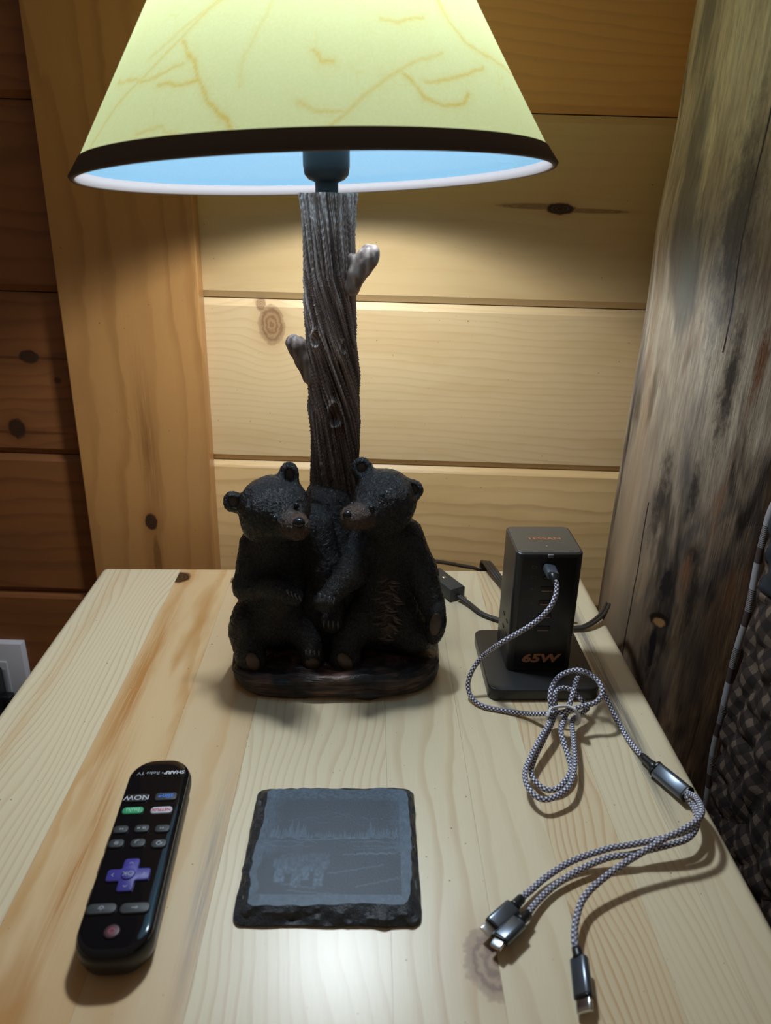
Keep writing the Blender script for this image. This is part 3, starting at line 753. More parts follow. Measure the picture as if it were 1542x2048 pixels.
V = lo_(V.reshape(-1, 3)); n = len(th); m = len(zs)
F = [(i*n+k, i*n+(k+1) % n, (i+1)*n+(k+1) % n, (i+1)*n+k) for i in range(m-1) for k in range(n)]
F += [tuple(reversed(range(n))), tuple(range((m-1)*n, m*n))]
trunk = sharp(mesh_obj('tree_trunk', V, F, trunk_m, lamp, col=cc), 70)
def stub(prims, seed):
    f = make_f(prims, (), .004)
    pts = np.array([p[i] for p in prims for i in (1, 2)]); 
    P, F = nets(f, pts.min(0)-.013, pts.max(0)+.013, .0008, lambda P, N: .0006*fbm(P*np.array([260, 260, 90.]), 3, seed))
    w = np.clip(.45+.8*vnoise(P*np.array([420, 420, 120.]), seed+1), 0, 1)[:, None]
    col = np.array((.17, .105, .08))*(1-w)+np.array((.50, .37, .31))*w
    if seed == 2: col = col*.62
    return mesh_obj('branch_stub', lo_(P), F, trunk_m, trunk, col=np.concatenate([col, np.ones((len(P), 1))], 1))
stub([Cc((704, 575, .549), (716, 545, .546), .0060, .0062), Cc((716, 545, .546), (736, 516, .545), .0062, .0066), Cc((736, 516, .545), (741, 508, .546), .0066, .0064), Cc((704, 515, .546), (722, 528, .545), .0028, .0050)], 5)
stub([Cc((622, 755, .556), (606, 718, .556), .0060, .0054), Cc((606, 718, .556), (594, 692, .556), .0054, .0066), Cc((594, 692, .556), (587, 684, .556), .0066, .0050)], 2)

# dark fur-like mass behind and between the cubs
P, F = nets(make_f([Cc((662, 1000, .556), (662, 1180, .545), .0205, .032), Cc((600, 1230, .540), (780, 1240, .540), .030, .030)], (), .012),
            (-.12, .49, T+.004), (.07, .60, T+.19), .0016, furdisp(.0007, 40))
col = np.tile(np.array((.016, .013, .014, 1)), (len(P), 1))
mesh_obj('stump', lo_(P), F, fur_m, lamp, col=col)

# socket, bulb
def lathe(name, prof, mat, parent, cx=0, cy=0, ns=48, close=True):
    V = []; F = []; m = len(prof)
    for r, z in prof:
        for k in range(ns):
            a = 2*math.pi*k/ns; V.append((cx+r*math.cos(a), cy+r*math.sin(a), z))
    for i in range(m-1):
        for k in range(ns): F.append((i*ns+k, i*ns+(k+1) % ns, (i+1)*ns+(k+1) % ns, (i+1)*ns+k))
    if close: F += [tuple(reversed(range(ns))), tuple(range((m-1)*ns, m*ns))]
    return mesh_obj(name, V, F, mat, parent)
SX, SY = at(653, 345, .56).x-LX, .5600-.54
sock_m = plain('black socket plastic', (.030, .036, .036), .42)
sock = sharp(lathe('socket', [(.0078, .350), (.0078, .3595), (.0085, .3602), (.0120, .3615), (.0148, .3645), (.0157, .3700), (.0158, .3980), (.0150, .4000)], sock_m, lamp, SX, SY), 50)
bulb_m = NT('led bulb glass', .4); bulb_m.b.inputs['Emission Color'].default_value = (*BULB_COL, 1); bulb_m.b.inputs['Emission Strength'].default_value = 21
bulb = lathe('bulb', [(.0130, .400), (.0150, .408), (.0225, .418), (.0290, .430), (.0300, .440), (.0270, .452), (.0190, .462), (.0100, .4665), (.001, .4675)], bulb_m.base((.8, .85, .9)), lamp, SX, SY)
bulb.visible_shadow = False    # the lamp's own light starts inside the glass
# shade: tilted cone with a crooked rim
SR, SZ = .1562, .3635
sh = empty('shade_frame'); bpy.data.objects.remove(sh)
def shade_pt(a, r, z):        # z measured from the rim plane
    x, y = r*math.cos(a), r*math.sin(a)
    tilt = (.047*x-.060*y)*max(0, 1-z/.17)
    return Vector((x-.036-LX, y+.560-.54, SZ+z+tilt))
t = NT('crinkled parchment shade', .7, .25)
out = t.n('ShaderNodeOutputMaterial')
old = [x for x in t.t.nodes if x.type == 'OUTPUT_MATERIAL'][0]; t.t.nodes.remove(old)
X = t.xyz(t.obj()); ang = t.M('ARCTAN2', X[1], t.M('SUBTRACT', X[0], -.002))
sv = t.comb(t.M('MULTIPLY', t.M('SINE', ang), 1.3), t.M('MULTIPLY', t.M('COSINE', ang), 1.3), t.M('MULTIPLY', X[2], 9))
dn = t.n('ShaderNodeTexNoise'); t.put(dn.inputs['Vector'], sv); dn.inputs['Scale'].default_value = 2.2; dn.inputs['Detail'].default_value = 3
va = t.n('ShaderNodeVectorMath', operation='ADD'); vs = t.n('ShaderNodeVectorMath', operation='SCALE')
t.put(vs.inputs[0], dn.outputs['Color']); vs.inputs['Scale'].default_value = .55; t.put(va.inputs[0], sv); t.put(va.inputs[1], vs.outputs[0])
def veins(sc, w, thr, seed):
    vo = t.n('ShaderNodeTexVoronoi', feature='DISTANCE_TO_EDGE'); t.put(vo.inputs['Vector'], va.outputs[0]); vo.inputs['Scale'].default_value = sc
    l = t.ramp(vo.outputs['Distance'], [(0, 1.0), (w, .5), (w*2.2, 0.0)])
    msk = t.ramp(t.noise(t.comb(t.M('ADD', X[0], seed), X[1], X[2]), 26, 2), [(thr, 0.0), (thr+.07, 1.0)])
    return t.M('MULTIPLY', l, msk)
vn = t.M('MAXIMUM', t.attr('tint', 'Fac'), t.M('MULTIPLY', veins(3.6, .012, .58, 5.0), .30))
mott = t.noise(sv, 5, 4, .65)
fibr = t.noise(t.obj(), 700, 2)
co = t.mix(t.M('MULTIPLY', mott, .5), (.64, .64, .31), (.62, .56, .21)); co = t.mix(t.M('MULTIPLY', vn, .85), co, (.60, .42, .08))
co = t.mix(t.M('MULTIPLY', t.ramp(fibr, [(.4, 0.0), (.7, 1.0)]), .10), co, (.95, .92, .6))
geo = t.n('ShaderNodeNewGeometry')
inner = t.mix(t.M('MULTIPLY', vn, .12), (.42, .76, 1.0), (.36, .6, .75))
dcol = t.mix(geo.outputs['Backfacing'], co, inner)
df = t.n('ShaderNodeBsdfDiffuse'); t.put(df.inputs[0], dcol); tr = t.n('ShaderNodeBsdfTranslucent'); t.put(tr.inputs[0], co)
bmp = t.n('ShaderNodeBump'); bmp.inputs['Strength'].default_value = .25; bmp.inputs['Distance'].default_value = .0006; t.put(bmp.inputs['Height'], t.M('ADD', vn, t.M('MULTIPLY', fibr, .25))); t.t.links.new(bmp.outputs[0], df.inputs['Normal'])
mx = t.n('ShaderNodeMixShader'); mx.inputs[0].default_value = .55; t.t.links.new(df.outputs[0], mx.inputs[1]); t.t.links.new(tr.outputs[0], mx.inputs[2]); t.t.links.new(mx.outputs[0], out.inputs[0])
ns_ = 640; V = []; F = []
zz_ = np.linspace(.0, .165, 150)
CREASE = [[(-1.963, 0.0796), (-2.115, 0.062), (-2.252, 0.0469), (-2.412, 0.0322), (-2.542, 0.0075)], [(-2.093, 0.0613), (-2.026, 0.0512), (-1.945, 0.04), (-1.89, 0.0305), (-1.82, 0.0222), (-1.788, 0.0158)], [(-2.521, 0.0448), (-2.233, 0.043), (-2.054, 0.0494)], [(-2.15, 0.0409), (-2.029, 0.0392), (-1.96, 0.0408)], [(-1.694, 0.0785), (-1.742, 0.0643), (-1.781, 0.0525), (-1.787, 0.0361)], [(-0.867, 0.0857), (-0.842, 0.0751), (-0.794, 0.0671), (-0.653, 0.0606), (-0.344, 0.0565)], [(-0.964, 0.0569), (-1.118, 0.0513), (-1.242, 0.0426), (-1.34, 0.0337), (-1.428, 0.0229), (-1.49, 0.0163)], [(-0.719, 0.0539), (-0.87, 0.0476), (-0.994, 0.0437), (-1.094, 0.042)], [(-1.175, 0.045), (-1.138, 0.0399), (-1.118, 0.033), (-1.031, 0.0306), (-0.939, 0.0329), (-0.891, 0.0388)], [(-1.52, 0.0539), (-1.492, 0.0493), (-1.443, 0.0488)], [(-1.566, 0.0298), (-1.497, 0.025), (-1.427, 0.0261)], [(-2.181, 0.0165), (-2.067, 0.0192), (-1.987, 0.0131)], [(-1.216, 0.0718), (-1.12, 0.0704), (-0.994, 0.075)], [(-1.935, 0.0794), (-2.006, 0.0756), (-2.285, 0.0534)]]
STREN = [.55, 1.0, .7, .9, .3, .75, .55, .8, .9, .8, .6, .5, .7, .45]
SA, SZg = np.meshgrid(2*math.pi*np.arange(ns_)/ns_, zz_); SA = np.angle(np.exp(1j*SA)); vmask = np.zeros_like(SA)
jit = .0011*fbm(np.stack([np.cos(SA)*22, np.sin(SA)*22, SZg*150], -1), 3, 77)
for cr0, st0 in zip(CREASE, STREN):
    q = []
    for a, z in cr0:
        r = SR-.585*z; q.append((a*.13, z-(.047*r*math.cos(a)-.060*r*math.sin(a))*(1-z/.17)))
    for (x0, y0_), (x1, y1_) in zip(q[:-1], q[1:]):
        dx, dy = x1-x0, y1_-y0_; px_ = SA*.13+jit-x0; py_ = SZg+jit-y0_
        h_ = np.clip((px_*dx+py_*dy)/(dx*dx+dy*dy), 0, 1)
        d_ = np.hypot(px_-h_*dx, py_-h_*dy)
        vmask = np.maximum(vmask, st0*np.exp(-(d_/.0008)**2)+.25*st0*np.exp(-(d_/.0035)**2))
for z in zz_:
    r = SR-.585*z
    for k in range(ns_): V.append(shade_pt(2*math.pi*k/ns_, r, z))
for i in range(len(zz_)-1):
    for k in range(ns_): F.append((i*ns_+k, i*ns_+(k+1) % ns_, (i+1)*ns_+(k+1) % ns_, (i+1)*ns_+k))
shade = mesh_obj('lamp_shade', V, F, t.m, lamp, col=np.repeat(vmask.reshape(-1, 1), 4, 1))
# brown fabric bands folded round both rims, white wire ring and seam tape
band_m = plain('brown rim tape', (.085, .058, .042), .8, bump=(1500, .3, .0004))
inb_m = plain('pale inner rim tape', (.26, .22, .21), .7)
def band(name, prof, mat, ns_=200):
    V = []; F = []; m = len(prof)
    for k in range(ns_):
        a = 2*math.pi*k/ns_
        for r, z in prof: V.append(shade_pt(a, r, z))
    for k in range(ns_):
        for i in range(m):
            F.append((k*m+i, k*m+(i+1) % m, ((k+1) % ns_)*m+(i+1) % m, ((k+1) % ns_)*m+i))
    o = mesh_obj(name, V, F, mat, shade); return o
def cr(z): return SR-.585*z
band('rim_tape', [(cr(.0105)+.0003, .0105), (cr(.0105)+.0009, .0104), (cr(0)+.0016, .0004), (cr(0)+.0009, -.0013), (cr(0)-.0003, -.0013), (cr(0)-.0002, .0)], band_m)
band('inner_rim_tape', [(cr(0)-.0004, -.0014), (cr(0)-.0016, -.0016), (cr(0)-.0026, -.0006), (cr(.0055)-.0012, .0055), (cr(.0055)-.0006, .0055), (cr(0)-.0005, 0)], inb_m)
band('top_rim_tape', [(cr(.157)+.0003, .157), (cr(.157)+.001, .157), (cr(.165)+.0014, .166), (cr(.165)-.0015, .166), (cr(.165)-.0012, .160)], band_m)
# fitter: ring on the socket and three spokes to the top rim
fit_m = plain('white wire fitter', (.6, .62, .65), .4)
rp = [Vector((SX+.019*math.cos(a), SY+.019*math.sin(a), .400)) for a in np.linspace(0, 2*math.pi, 33)[:-1]]
tube('fitter_ring', rp, .0022, fit_m, shade, 8, closed=True, flat=(.0012, .0036))
for k in range(3):
    a = math.radians(100+120*k)
    tube('spoke', catmull([Vector((SX+.019*math.cos(a), SY+.019*math.sin(a), .400)), Vector((SX+.042*math.cos(a), SY+.042*math.sin(a), .47)), shade_pt(a, cr(.162)-.001, .162)], 6), .0011, fit_m, shade, 8)

# ------------------------------------------------------------------ slate coaster with an engraved bear and lake
co_x0, co_x1, co_y0, co_y1 = -.0695, .0292, .2818, .3790
CW, CD = (co_x1-co_x0), (co_y1-co_y0)
coaster = empty('slate_coaster', ((co_x0+co_x1)/2, (co_y0+co_y1)/2, T)); coaster.rotation_euler.z = math.radians(-.5)
tag(coaster, 'square black slate coaster engraved with a bear and forest lake scene', 'coaster')
t = NT('rough slate', .42, .5); nn = t.noise(t.obj(), 420, 4, .7); n2 = t.noise(t.obj(), 1600, 2)
t.bump(t.M('ADD', nn, t.M('MULTIPLY', n2, .5)), .55, .001)
slate_m = t.base(t.mix(t.ramp(nn, [(.35, 0.0), (.7, 1.0)]), (.013, .0145, .017), (.038, .042, .050)))
t = NT('slate top with engraving', .50, .45)
tc = t.attr('tint', 'Color'); nn = t.noise(t.obj(), 1100, 3, .7); t.bump(nn, .35, .0004)
top_m = t.base(t.mix(t.M('MULTIPLY', t.ramp(nn, [(.4, 0.0), (.7, 1.0)]), .18), tc, (.09, .13, .18)))
NP = 480
def rrect(a, hx, hy, r):
    """point on a rounded rectangle by perimeter fraction"""
    Lx, Ly, Q = 2*(hx-r), 2*(hy-r), math.pi*r/2; L = 2*(Lx+Ly)+4*Q; s = a*L
    segs = [('l', (hx, -hy+r), (0, 1), Ly), ('c', (hx-r, hy-r), 0, Q), ('l', (hx-r, hy), (-1, 0), Lx), ('c', (-hx+r, hy-r), 90, Q),
            ('l', (-hx, hy-r), (0, -1), Ly), ('c', (-hx+r, -hy+r), 180, Q), ('l', (-hx+r, -hy), (1, 0), Lx), ('c', (hx-r, -hy+r), 270, Q)]
    for g in segs:
        if s <= g[3]+1e-9:
            if g[0] == 'l': n_ = (g[2][1], -g[2][0]); return (g[1][0]+g[2][0]*s, g[1][1]+g[2][1]*s), n_
            an = math.radians(g[2])+s/r; return (g[1][0]+r*math.cos(an), g[1][1]+r*math.sin(an)), (math.cos(an), math.sin(an))
        s -= g[3]
    return rrect(0, hx, hy, r)
# chipped flank loops: (inset, height)
front = lambda p: max(0, min(1, (-p[1]-CD*.25)/(CD*.2)))
left = lambda p: max(0, min(1, (-p[0]-CW*.40)/(CW*.1)))
V = []; loops = [(0.0, .0004), (-.0002, .0016), (.0008, .0028), (.0018, .0040), (.0026, .0052), (.0040, .0066), (.0050, .0074)]
for j, (ins, z) in enumerate(loops):
    for i in range(NP):
        p0, _ = rrect(i/NP, CW/2, CD/2, .005)
        extra = (.55+.60*front(p0)+.35*left(p0)); 
        p, n_ = rrect(i/NP, CW/2-ins, CD/2-ins, .005)
        q = np.array([[p0[0]*130, p0[1]*130, j*.9]]); q1 = np.array([[p0[0]*60, p0[1]*60, j*.35+5]])
        w = (.0012*float(fbm(q, 2, 2)[0])+.0015*float(vnoise(q1, 4)[0]))*(1 if j > 1 else .3)
        d = ins*(extra-.6)*.9+w*(.6+.4*extra)
        zz2 = z+(.0014*float(vnoise(q*1.3, 9)[0]) if 1 < j < 5 else 0)
        V.append((p[0]-n_[0]*d, p[1]-n_[1]*d, zz2))
F = []
for j in range(len(loops)-1):
    for i in range(NP): F.append((j*NP+i, j*NP+(i+1) % NP, (j+1)*NP+(i+1) % NP, (j+1)*NP+i))
F.append(tuple(reversed(range(NP))))
sharp(mesh_obj('slate', V, F, slate_m, coaster), 25)
topl = V[-NP:]
# interior grid in rings toward the centre carries the engraving colours
NRg = 190; Vt = []; 
for j in range(NRg):
    s = 1-j/NRg
    for p in topl: Vt.append((p[0]*s, p[1]*s, .0074))
Vt.append((0, 0, .0074)); Vt = np.array(Vt)
Ft = [(j*NP+i, j*NP+(i+1) % NP, (j+1)*NP+(i+1) % NP, (j+1)*NP+i) for j in range(NRg-1) for i in range(NP)]
Ft += [((NRg-1)*NP+i, (NRg-1)*NP+(i+1) % NP, NRg*NP) for i in range(NP)]
U_ = (Vt[:, 0]-.0008)/.0385; V_ = (Vt[:, 1]-.0005)/.0352      # picture frame -1..1
def z3(a, b, s=0): return np.stack([a, b, np.zeros_like(a)+s], -1)
lum = np.full(len(Vt), .0)
outside = (U_ > 1) | (U_ < -1+.05*vnoise(z3(U_*8, V_*9), 4)-.04) | (V_ < -1)
fr_n = .5+.5*fbm(z3(U_*30, V_*30), 3, 3)
lum = np.where(outside, np.where(U_ < -.97, .26, .40)+.42*(fr_n-.3)*(.5+.5*vnoise(z3(U_*55, V_*18), 12))+.08*vnoise(z3(U_*12, V_*12), 13), .08)
ins_ = ~outside
edge_t = np.clip((np.abs(U_)-.80)/.2+.30*fbm(z3(U_*9, V_*30), 3, 8), 0, 1)*np.clip((V_+.35)/.2, 0, 1)
lum = np.where(ins_, lum+.30*edge_t*(.5+.5*vnoise(z3(U_*60, V_*25), 2)), lum)
top_t = np.clip((V_-.92)/.1, 0, 1); lum = lum+ins_*.35*top_t*fr_n
def line(v0, wid, amp, m):
    global lum
    lum = np.where(ins_ & m & (np.abs(V_-v0) < wid), lum+amp, lum)
mtn = .52+.10*np.abs(fbm(z3(U_*3, U_*0), 3, 17))+.05*np.cos(U_*4)
line(mtn, .010, .20*(.5+.5*vnoise(z3(U_*25, V_*9), 1)), np.abs(U_) < .75)
line(mtn-.10+.06*np.sin(U_*11), .008, .14, np.abs(U_) < .6)
tree = np.zeros(len(Vt)); R3 = random.Random(3)
for i in range(58):
    tx = -.95+1.9*i/57+R3.uniform(-.012, .012); big = abs(tx) > .42
    h_ = R3.uniform(.16, .30) if big else R3.uniform(.10, .16)
    if i in (9, 12, 45): h_ = .40
    b_ = .10+.02*math.sin(i); w_ = h_*.13+.006
    yy_ = (V_-b_)/h_
    inside = (yy_ > 0) & (yy_ < 1) & (np.abs(U_-tx) < w_*(1-yy_)*(.6+.4*np.sin(yy_*40)**2))
    tree = np.maximum(tree, inside*(.26+.22*vnoise(z3(U_*90, V_*90), i)))
lum = lum+ins_*tree
line(.08+.02*np.sin(U_*5), .012, .34, (np.abs(U_) < .55)); line(.02+.03*vnoise(z3(U_*8, U_*0), 2), .012, .20, np.abs(U_) > .25)
line(-.06+.03*vnoise(z3(U_*10, U_*0), 5), .010, .22, np.abs(U_) > .30); line(-.13+.05*(U_-.4), .009, .18, U_ > .30)
for v0, a_, u0, u1 in ((-.24, .04, .15, .9), (-.22, .02, .35, .95), (-.62, .22, -.05, .75), (-.86, .28, .35, 1.0), (-.93, -.10, -.60, .30), (-.80, -.18, -.7, -.2)):
    line(v0+a_*(U_-u0)+.015*vnoise(z3(U_*30, U_*0), 7), .013, .30, (U_ > u0) & (U_ < u1))
lum = lum+ins_*np.where((V_ < .05) & (V_ > -.2) & (np.abs(U_) > .45), .12*(.5+.5*vnoise(z3(U_*14, V_*70), 6)), 0)
# walking bear, engraved lighter
def el(u, v, a, b): return ((U_-u)/a)**2+((V_-v)/b)**2 < 1
br = el(-.52, -.42, .34, .21) | el(-.20, -.40, .17, .19) | ((np.abs(U_+.74) < .075) & (V_ < -.38) & (V_ > -.78)) | ((np.abs(U_+.50) < .075) & (V_ < -.40) & (V_ > -.88)) | \
     ((np.abs(U_+.20-.02) < .07) & (V_ < -.42) & (V_ > -.86)) | ((np.abs(U_+.36) < .05) & (V_ < -.42) & (V_ > -.74)) | el(-.08, -.25, .045, .05) | el(-.30, -.25, .045, .05)
shd = np.clip(.5+(-.38-V_)*1.3, .02, 1)
lum = np.where(br & ins_, .06+.75*shd*(.55+.45*fbm(z3(U_*35, V_*22), 2, 9)), lum)
lum = np.clip(lum, 0, 1)[:, None]
colt = np.array((.012, .019, .031))*(1-lum)+np.array((.120, .185, .265))*lum
mesh_obj('engraved_face', Vt, Ft, top_m, coaster, col=np.concatenate([colt, np.ones((len(Vt), 1))], 1))

# ------------------------------------------------------------------ television remote
remote = empty('remote_control', (-.1264, .3207, T)); remote.rotation_euler.z = math.radians(3.2)
tag(remote, 'black television remote with a purple cross pad lying left of the slate coaster', 'remote')
RC = Matrix.Rotation(math.radians(-3.2), 2)
def rl(px, py, z=.0185):
    p = atz(px, py, z); v = RC@Vector((p.x+.1264, p.y-.3207)); return v.x, v.y
gl = plain('glossy black panel', (.006, .006, .007), .07, spec=.5); mt = plain('matte black plastic', (.014, .014, .015), .42)
bt = plain('dark grey rubber key', (.026, .028, .030), .50); prp = plain('purple rubber pad', (.050, .040, .26), .50)
wh = plain('white key print', (.55, .56, .60), .5); grp = plain('grey key print', (.30, .32, .35), .5)
def outline(ins, n=220, hx=.0192, hy=.0668, r=.0135):
    out = []
    for i in range(n):
        p, nn_ = rrect(i/n, hx-ins, hy-ins, r-ins*.6)
        b = .0022*max(0, 1-(p[0]/hx)**2)*(1 if p[1] > 0 else -1)*max(0, (abs(p[1])-hy+.015)/.015)
        out.append((p[0], p[1]+b))
    return out
def loft(name, loops, mat, parent, cap=True):
    V = []; F = []
    n = len(outline(0))
    for ins, z in loops: V += [(x, y, z) for x, y in outline(ins)]
    for j in range(len(loops)-1):
        for i in range(n): F.append((j*n+i, j*n+(i+1) % n, (j+1)*n+(i+1) % n, (j+1)*n+i))
    F += [tuple(reversed(range(n))), tuple(range((len(loops)-1)*n, len(loops)*n))]
    return sharp(mesh_obj(name, V, F, mat, parent), 60)
loft('body', [(.0060, 0), (.0034, .0008), (.0014, .0040), (.0003, .0085), (0, .0125), (.0004, .0148), (.0012, .0160)], mt, remote)
loft('face_panel', [(.0012, .0158), (.0008, .0164), (.0012, .0174), (.0022, .0181), (.0036, .01845), (.0060, .0186), (.0100, .0187)], gl, remote)
def key(px, py, sx, sy, r, mat, name='key', h=.0010):
    x, y = rl(px, py); o = rbox(name, (sx, sy, h*2), h*.7, mat, remote, (x, y, .0187), rv=r); return o
def put(o, s, size, mat, name='lettering', sx=1.0, dx=0, dy=0, h=.00105, off=0):
    return text(name, s, size, mat, o, (dx, dy, h), (0, 0, math.pi), sx, off=off)
def flat(name, polys, mat, parent, h=.00105, th_=.00008):
    V = []; F = []
    for pg in polys:
        b = len(V); n = len(pg)
        V += [(x, y, h) for x, y in pg]+[(x, y, h-th_) for x, y in pg]
        F.append(tuple(range(b, b+n))); F += [(b+i, b+n+i, b+n+(i+1) % n, b+(i+1) % n) for i in range(n)]
    bm = bmesh.new(); me = bpy.data.meshes.new('t'); me.from_pydata(V, [], F); bm.from_mesh(me)
    return bm_obj(name, bm, mat, parent, smooth=False)
def arcpoly(r0, r1, a0, a1, n=14, cx=0, cy=0):
    A_ = [math.radians(a0+(a1-a0)*i/n) for i in range(n+1)]
    return [[(cx+r1*math.cos(A_[i]), cy+r1*math.sin(A_[i])), (cx+r1*math.cos(A_[i+1]), cy+r1*math.sin(A_[i+1])), (cx+r0*math.cos(A_[i+1]), cy+r0*math.sin(A_[i+1])), (cx+r0*math.cos(A_[i]), cy+r0*math.sin(A_[i]))] for i in range(n)]
def bar(x0, y0, x1, y1, w):
    d = Vector((x1-x0, y1-y0)).normalized(); n = Vector((-d.y, d.x))*w/2
    return [(x0+n.x, y0+n.y), (x1+n.x, y1+n.y), (x1-n.x, y1-n.y), (x0-n.x, y0-n.y)]
lx, ly = rl(317, 1546); 
text('maker_lettering', 'SHARP', .0040, wh, remote, (lx+.0098, ly, .01868), (0, 0, math.pi), 1.05, off=.00010)
text('maker_lettering', '\u2022 Roku TV', .0038, grp, remote, (lx-.0048, ly, .01868), (0, 0, math.pi), 1.0, off=.00003)
put(key(274, 1598, .0128, .0062, .0016, mt), 'NOW', .0054, wh, sx=1.05)
k = key(332, 1595, .0128, .0062, .0016, bt); put(k, 'sling', .0050, plain('blue print', (.03, .16, .60), .5), off=.0001)
k = key(266, 1623, .0122, .0054, .0022, plain('green key', (.035, .30, .13), .45)); put(k, 'hulu', .0046, plain('pale green print', (.25, .62, .38), .5), off=.00005)
k = key(323, 1622, .0124, .0054, .0022, plain('white key', (.50, .50, .56), .45)); put(k, 'NETFLIX', .0030, plain('red print', (.50, .02, .03), .5), sx=.95, off=.00008)
tri = lambda x, s, d: [(x, -s), (x+d*s*1.2, 0), (x, s)]
k = key(242, 1661, .0084, .0056, .0022, bt); flat('symbol', [tri(.0000, .0008, -1), tri(.0013, .0008, -1)], grp, k)
k = key(284, 1659, .0084, .0056, .0022, bt); flat('symbol', [bar(.0018, -.0008, .0018, .0008, .0005), bar(.0008, -.0008, .0008, .0008, .0005), tri(-.0010, .0009, -1), bar(-.0022, -.0008, -.0022, .0008, .0004)], grp, k)
k = key(325, 1659, .0084, .0056, .0022, bt); flat('symbol', [tri(.0000, .0008, 1), tri(-.0013, .0008, 1)], grp, k)
k = key(233, 1689, .0084, .0062, .0026, bt); flat('symbol', [bar(-.0014*math.cos(a), -.0014*math.sin(a), .0014*math.cos(a), .0014*math.sin(a), .0005) for a in (0, math.pi/3, 2*math.pi/3)], grp, k)
k = key(276, 1688, .0084, .0062, .0026, bt); flat('symbol', arcpoly(.0013, .0018, 70, 200), grp, k)
k = key(318, 1689, .0084, .0062, .0026, bt); flat('symbol', arcpoly(.0010, .0015, 40, 330)+[[(.0005, .0004), (.0022, .0004), (.0014, -.0010)]], grp, k)
# cross pad
px, py = rl(257, 1752)
bm = bmesh.new(); n = 28; cr_ = []
a_, w_ = .0112, .0041
def cross_out(a, w, r):
    pts = []
    for q_ in range(4):
        an = q_*math.pi/2; c_, s_ = math.cos(an), math.sin(an)
        loc = []
        for i in range(5): t_ = -math.pi/2+i*math.pi/8; loc.append((a-r+r*math.cos(t_), -w+r+r*math.sin(t_)))
        for i in range(5): t_ = i*math.pi/8; loc.append((a-r+r*math.cos(t_), w-r+r*math.sin(t_)))
        loc += [(w+.0006, w), (w, w+.0006)]
        pts += [(x*c_-y*s_, x*s_+y*c_) for x, y in loc]
    return pts
V = []; F = []; L_ = [(0, 0), (0, .0008), (.0004, .0012)]
for ins, z in L_: V += [(x, y*.94, z) for x, y in cross_out(a_-ins, w_-ins, .0017)]
n = len(V)//3
for j in range(2):
    for i in range(n): F.append((j*n+i, j*n+(i+1) % n, (j+1)*n+(i+1) % n, (j+1)*n+i))
F += [tuple(range(2*n, 3*n))]
pad = sharp(mesh_obj('cross_pad', V, F, prp, remote), 50); pad.location = (px, py, .0186)
def chev(cx, cy, dx, dy, s=.0010):
    nx, ny = -dy, dx; tip = (cx+dx*s*.6, cy+dy*s*.6)
    return [bar(tip[0], tip[1], cx-dx*s*.4+nx*s, cy-dy*s*.4+ny*s, .00035), bar(tip[0], tip[1], cx-dx*s*.4-nx*s, cy-dy*s*.4-ny*s, .00035)]
for dx, dy in ((1, 0), (-1, 0), (0, 1), (0, -1)):
    flat('arrow', chev(dx*.0080, dy*.0074, dx, dy), grp, pad, .00125)
okb = lathe('ok_button', [(.0037, .0008), (.0036, .0016), (.0031, .0019), (.001, .0020)], prp, pad, 0, 0, 32); sharp(okb, 60)
text('ok_lettering', 'OK', .0040, grp, pad, (0, 0, .0020), (0, 0, math.pi), 1.05)
k = key(203, 1820, .0150, .0064, .0028, bt); flat('symbol', arcpoly(.0009, .0014, 0, 360)+[[(-.0018, -.0002), (.0018, -.0002), (0, -.0018)]], grp, k)
k = key(270, 1818, .0150, .0064, .0028, bt); flat('symbol', [bar(-.0017, 0, .0008, 0, .0005), [(.0004, -.0010), (.0018, 0), (.0004, .0010)]], grp, k)
pk = rl(224, 1865); o = lathe('power_button', [(.0040, .0004), (.0038, .0010), (.0030, .0012), (.0005, .0012)], plain('dark power key', (.055, .022, .028), .45), remote, 0, 0, 32); o.location = (pk[0], pk[1], .0184)
flat('symbol', arcpoly(.0012, .0018, -60, 240)+[bar(0, -.0004, 0, -.0020, .0005)], plain('red power print', (.34, .03, .05), .5), o, .00125)
for yy_ in (.006, -.010, -.030): rbox('volume_key', (.0022, .0115, .0050), .0009, bt, remote, (-.0190, yy_, .0110))
for j in range(4): rbox('speaker_slot', (.001, .001, .0003), .0001, mt, remote, (.010-.001*j, .055, .0186)) if False else None

# ------------------------------------------------------------------ charging tower
cm = plain('charcoal plastic', (.022, .022, .023), .36, bump=(2500, .08, .0002)); cf = plain('smooth black front', (.006, .006, .0065), .30)
cop = plain('copper print', (.42, .17, .085), .4, metal=.3); dim = plain('dim grey-brown print', (.10, .07, .06), .5)
ch = empty('charging_tower', (.1328, .5205, T)); tag(ch, 'black tower charging station with copper lettering on a square base', 'charger')
ch.rotation_euler.z = math.radians(.6)
o = rbox('base', (.0850, .0860, .0100), .0012, cm, ch, (.0005, -.0035, .0055), rv=.0075, seg=3)
rbox('base_foot', (.078, .079, .0012), .0003, plain('rubber foot', (.01, .01, .01), .8), ch, (.0005, -.0035, .0006), rv=.006)
rbox('tower', (.0500, .0500, .1020), .0013, cm, ch, (0, .0023, .0615), rv=.0055, seg=3)
fy = -.0023-.0205
FY = .0023-.0250
rbox('front_panel', (.0400, .0006, .0950), .0002, cf, ch, (.0, FY-.0001, .0620))
tp = rbox('top_panel', (.0470, .0470, .0006), .0002, plain('brown-grey satin top', (.075, .064, .050), .38), ch, (0, .0023, .1125), rv=.0045)
text('top_lettering', 'TESSAN', .0062, cop, ch, (.0004, .0030, .1129), (0, 0, 0), 1.22, off=.00015)
lathe('status_dot', [(.0004, .1126), (.0004, .11295), (.0001, .1130)], wh, ch, -.0004, -.0100, 10)
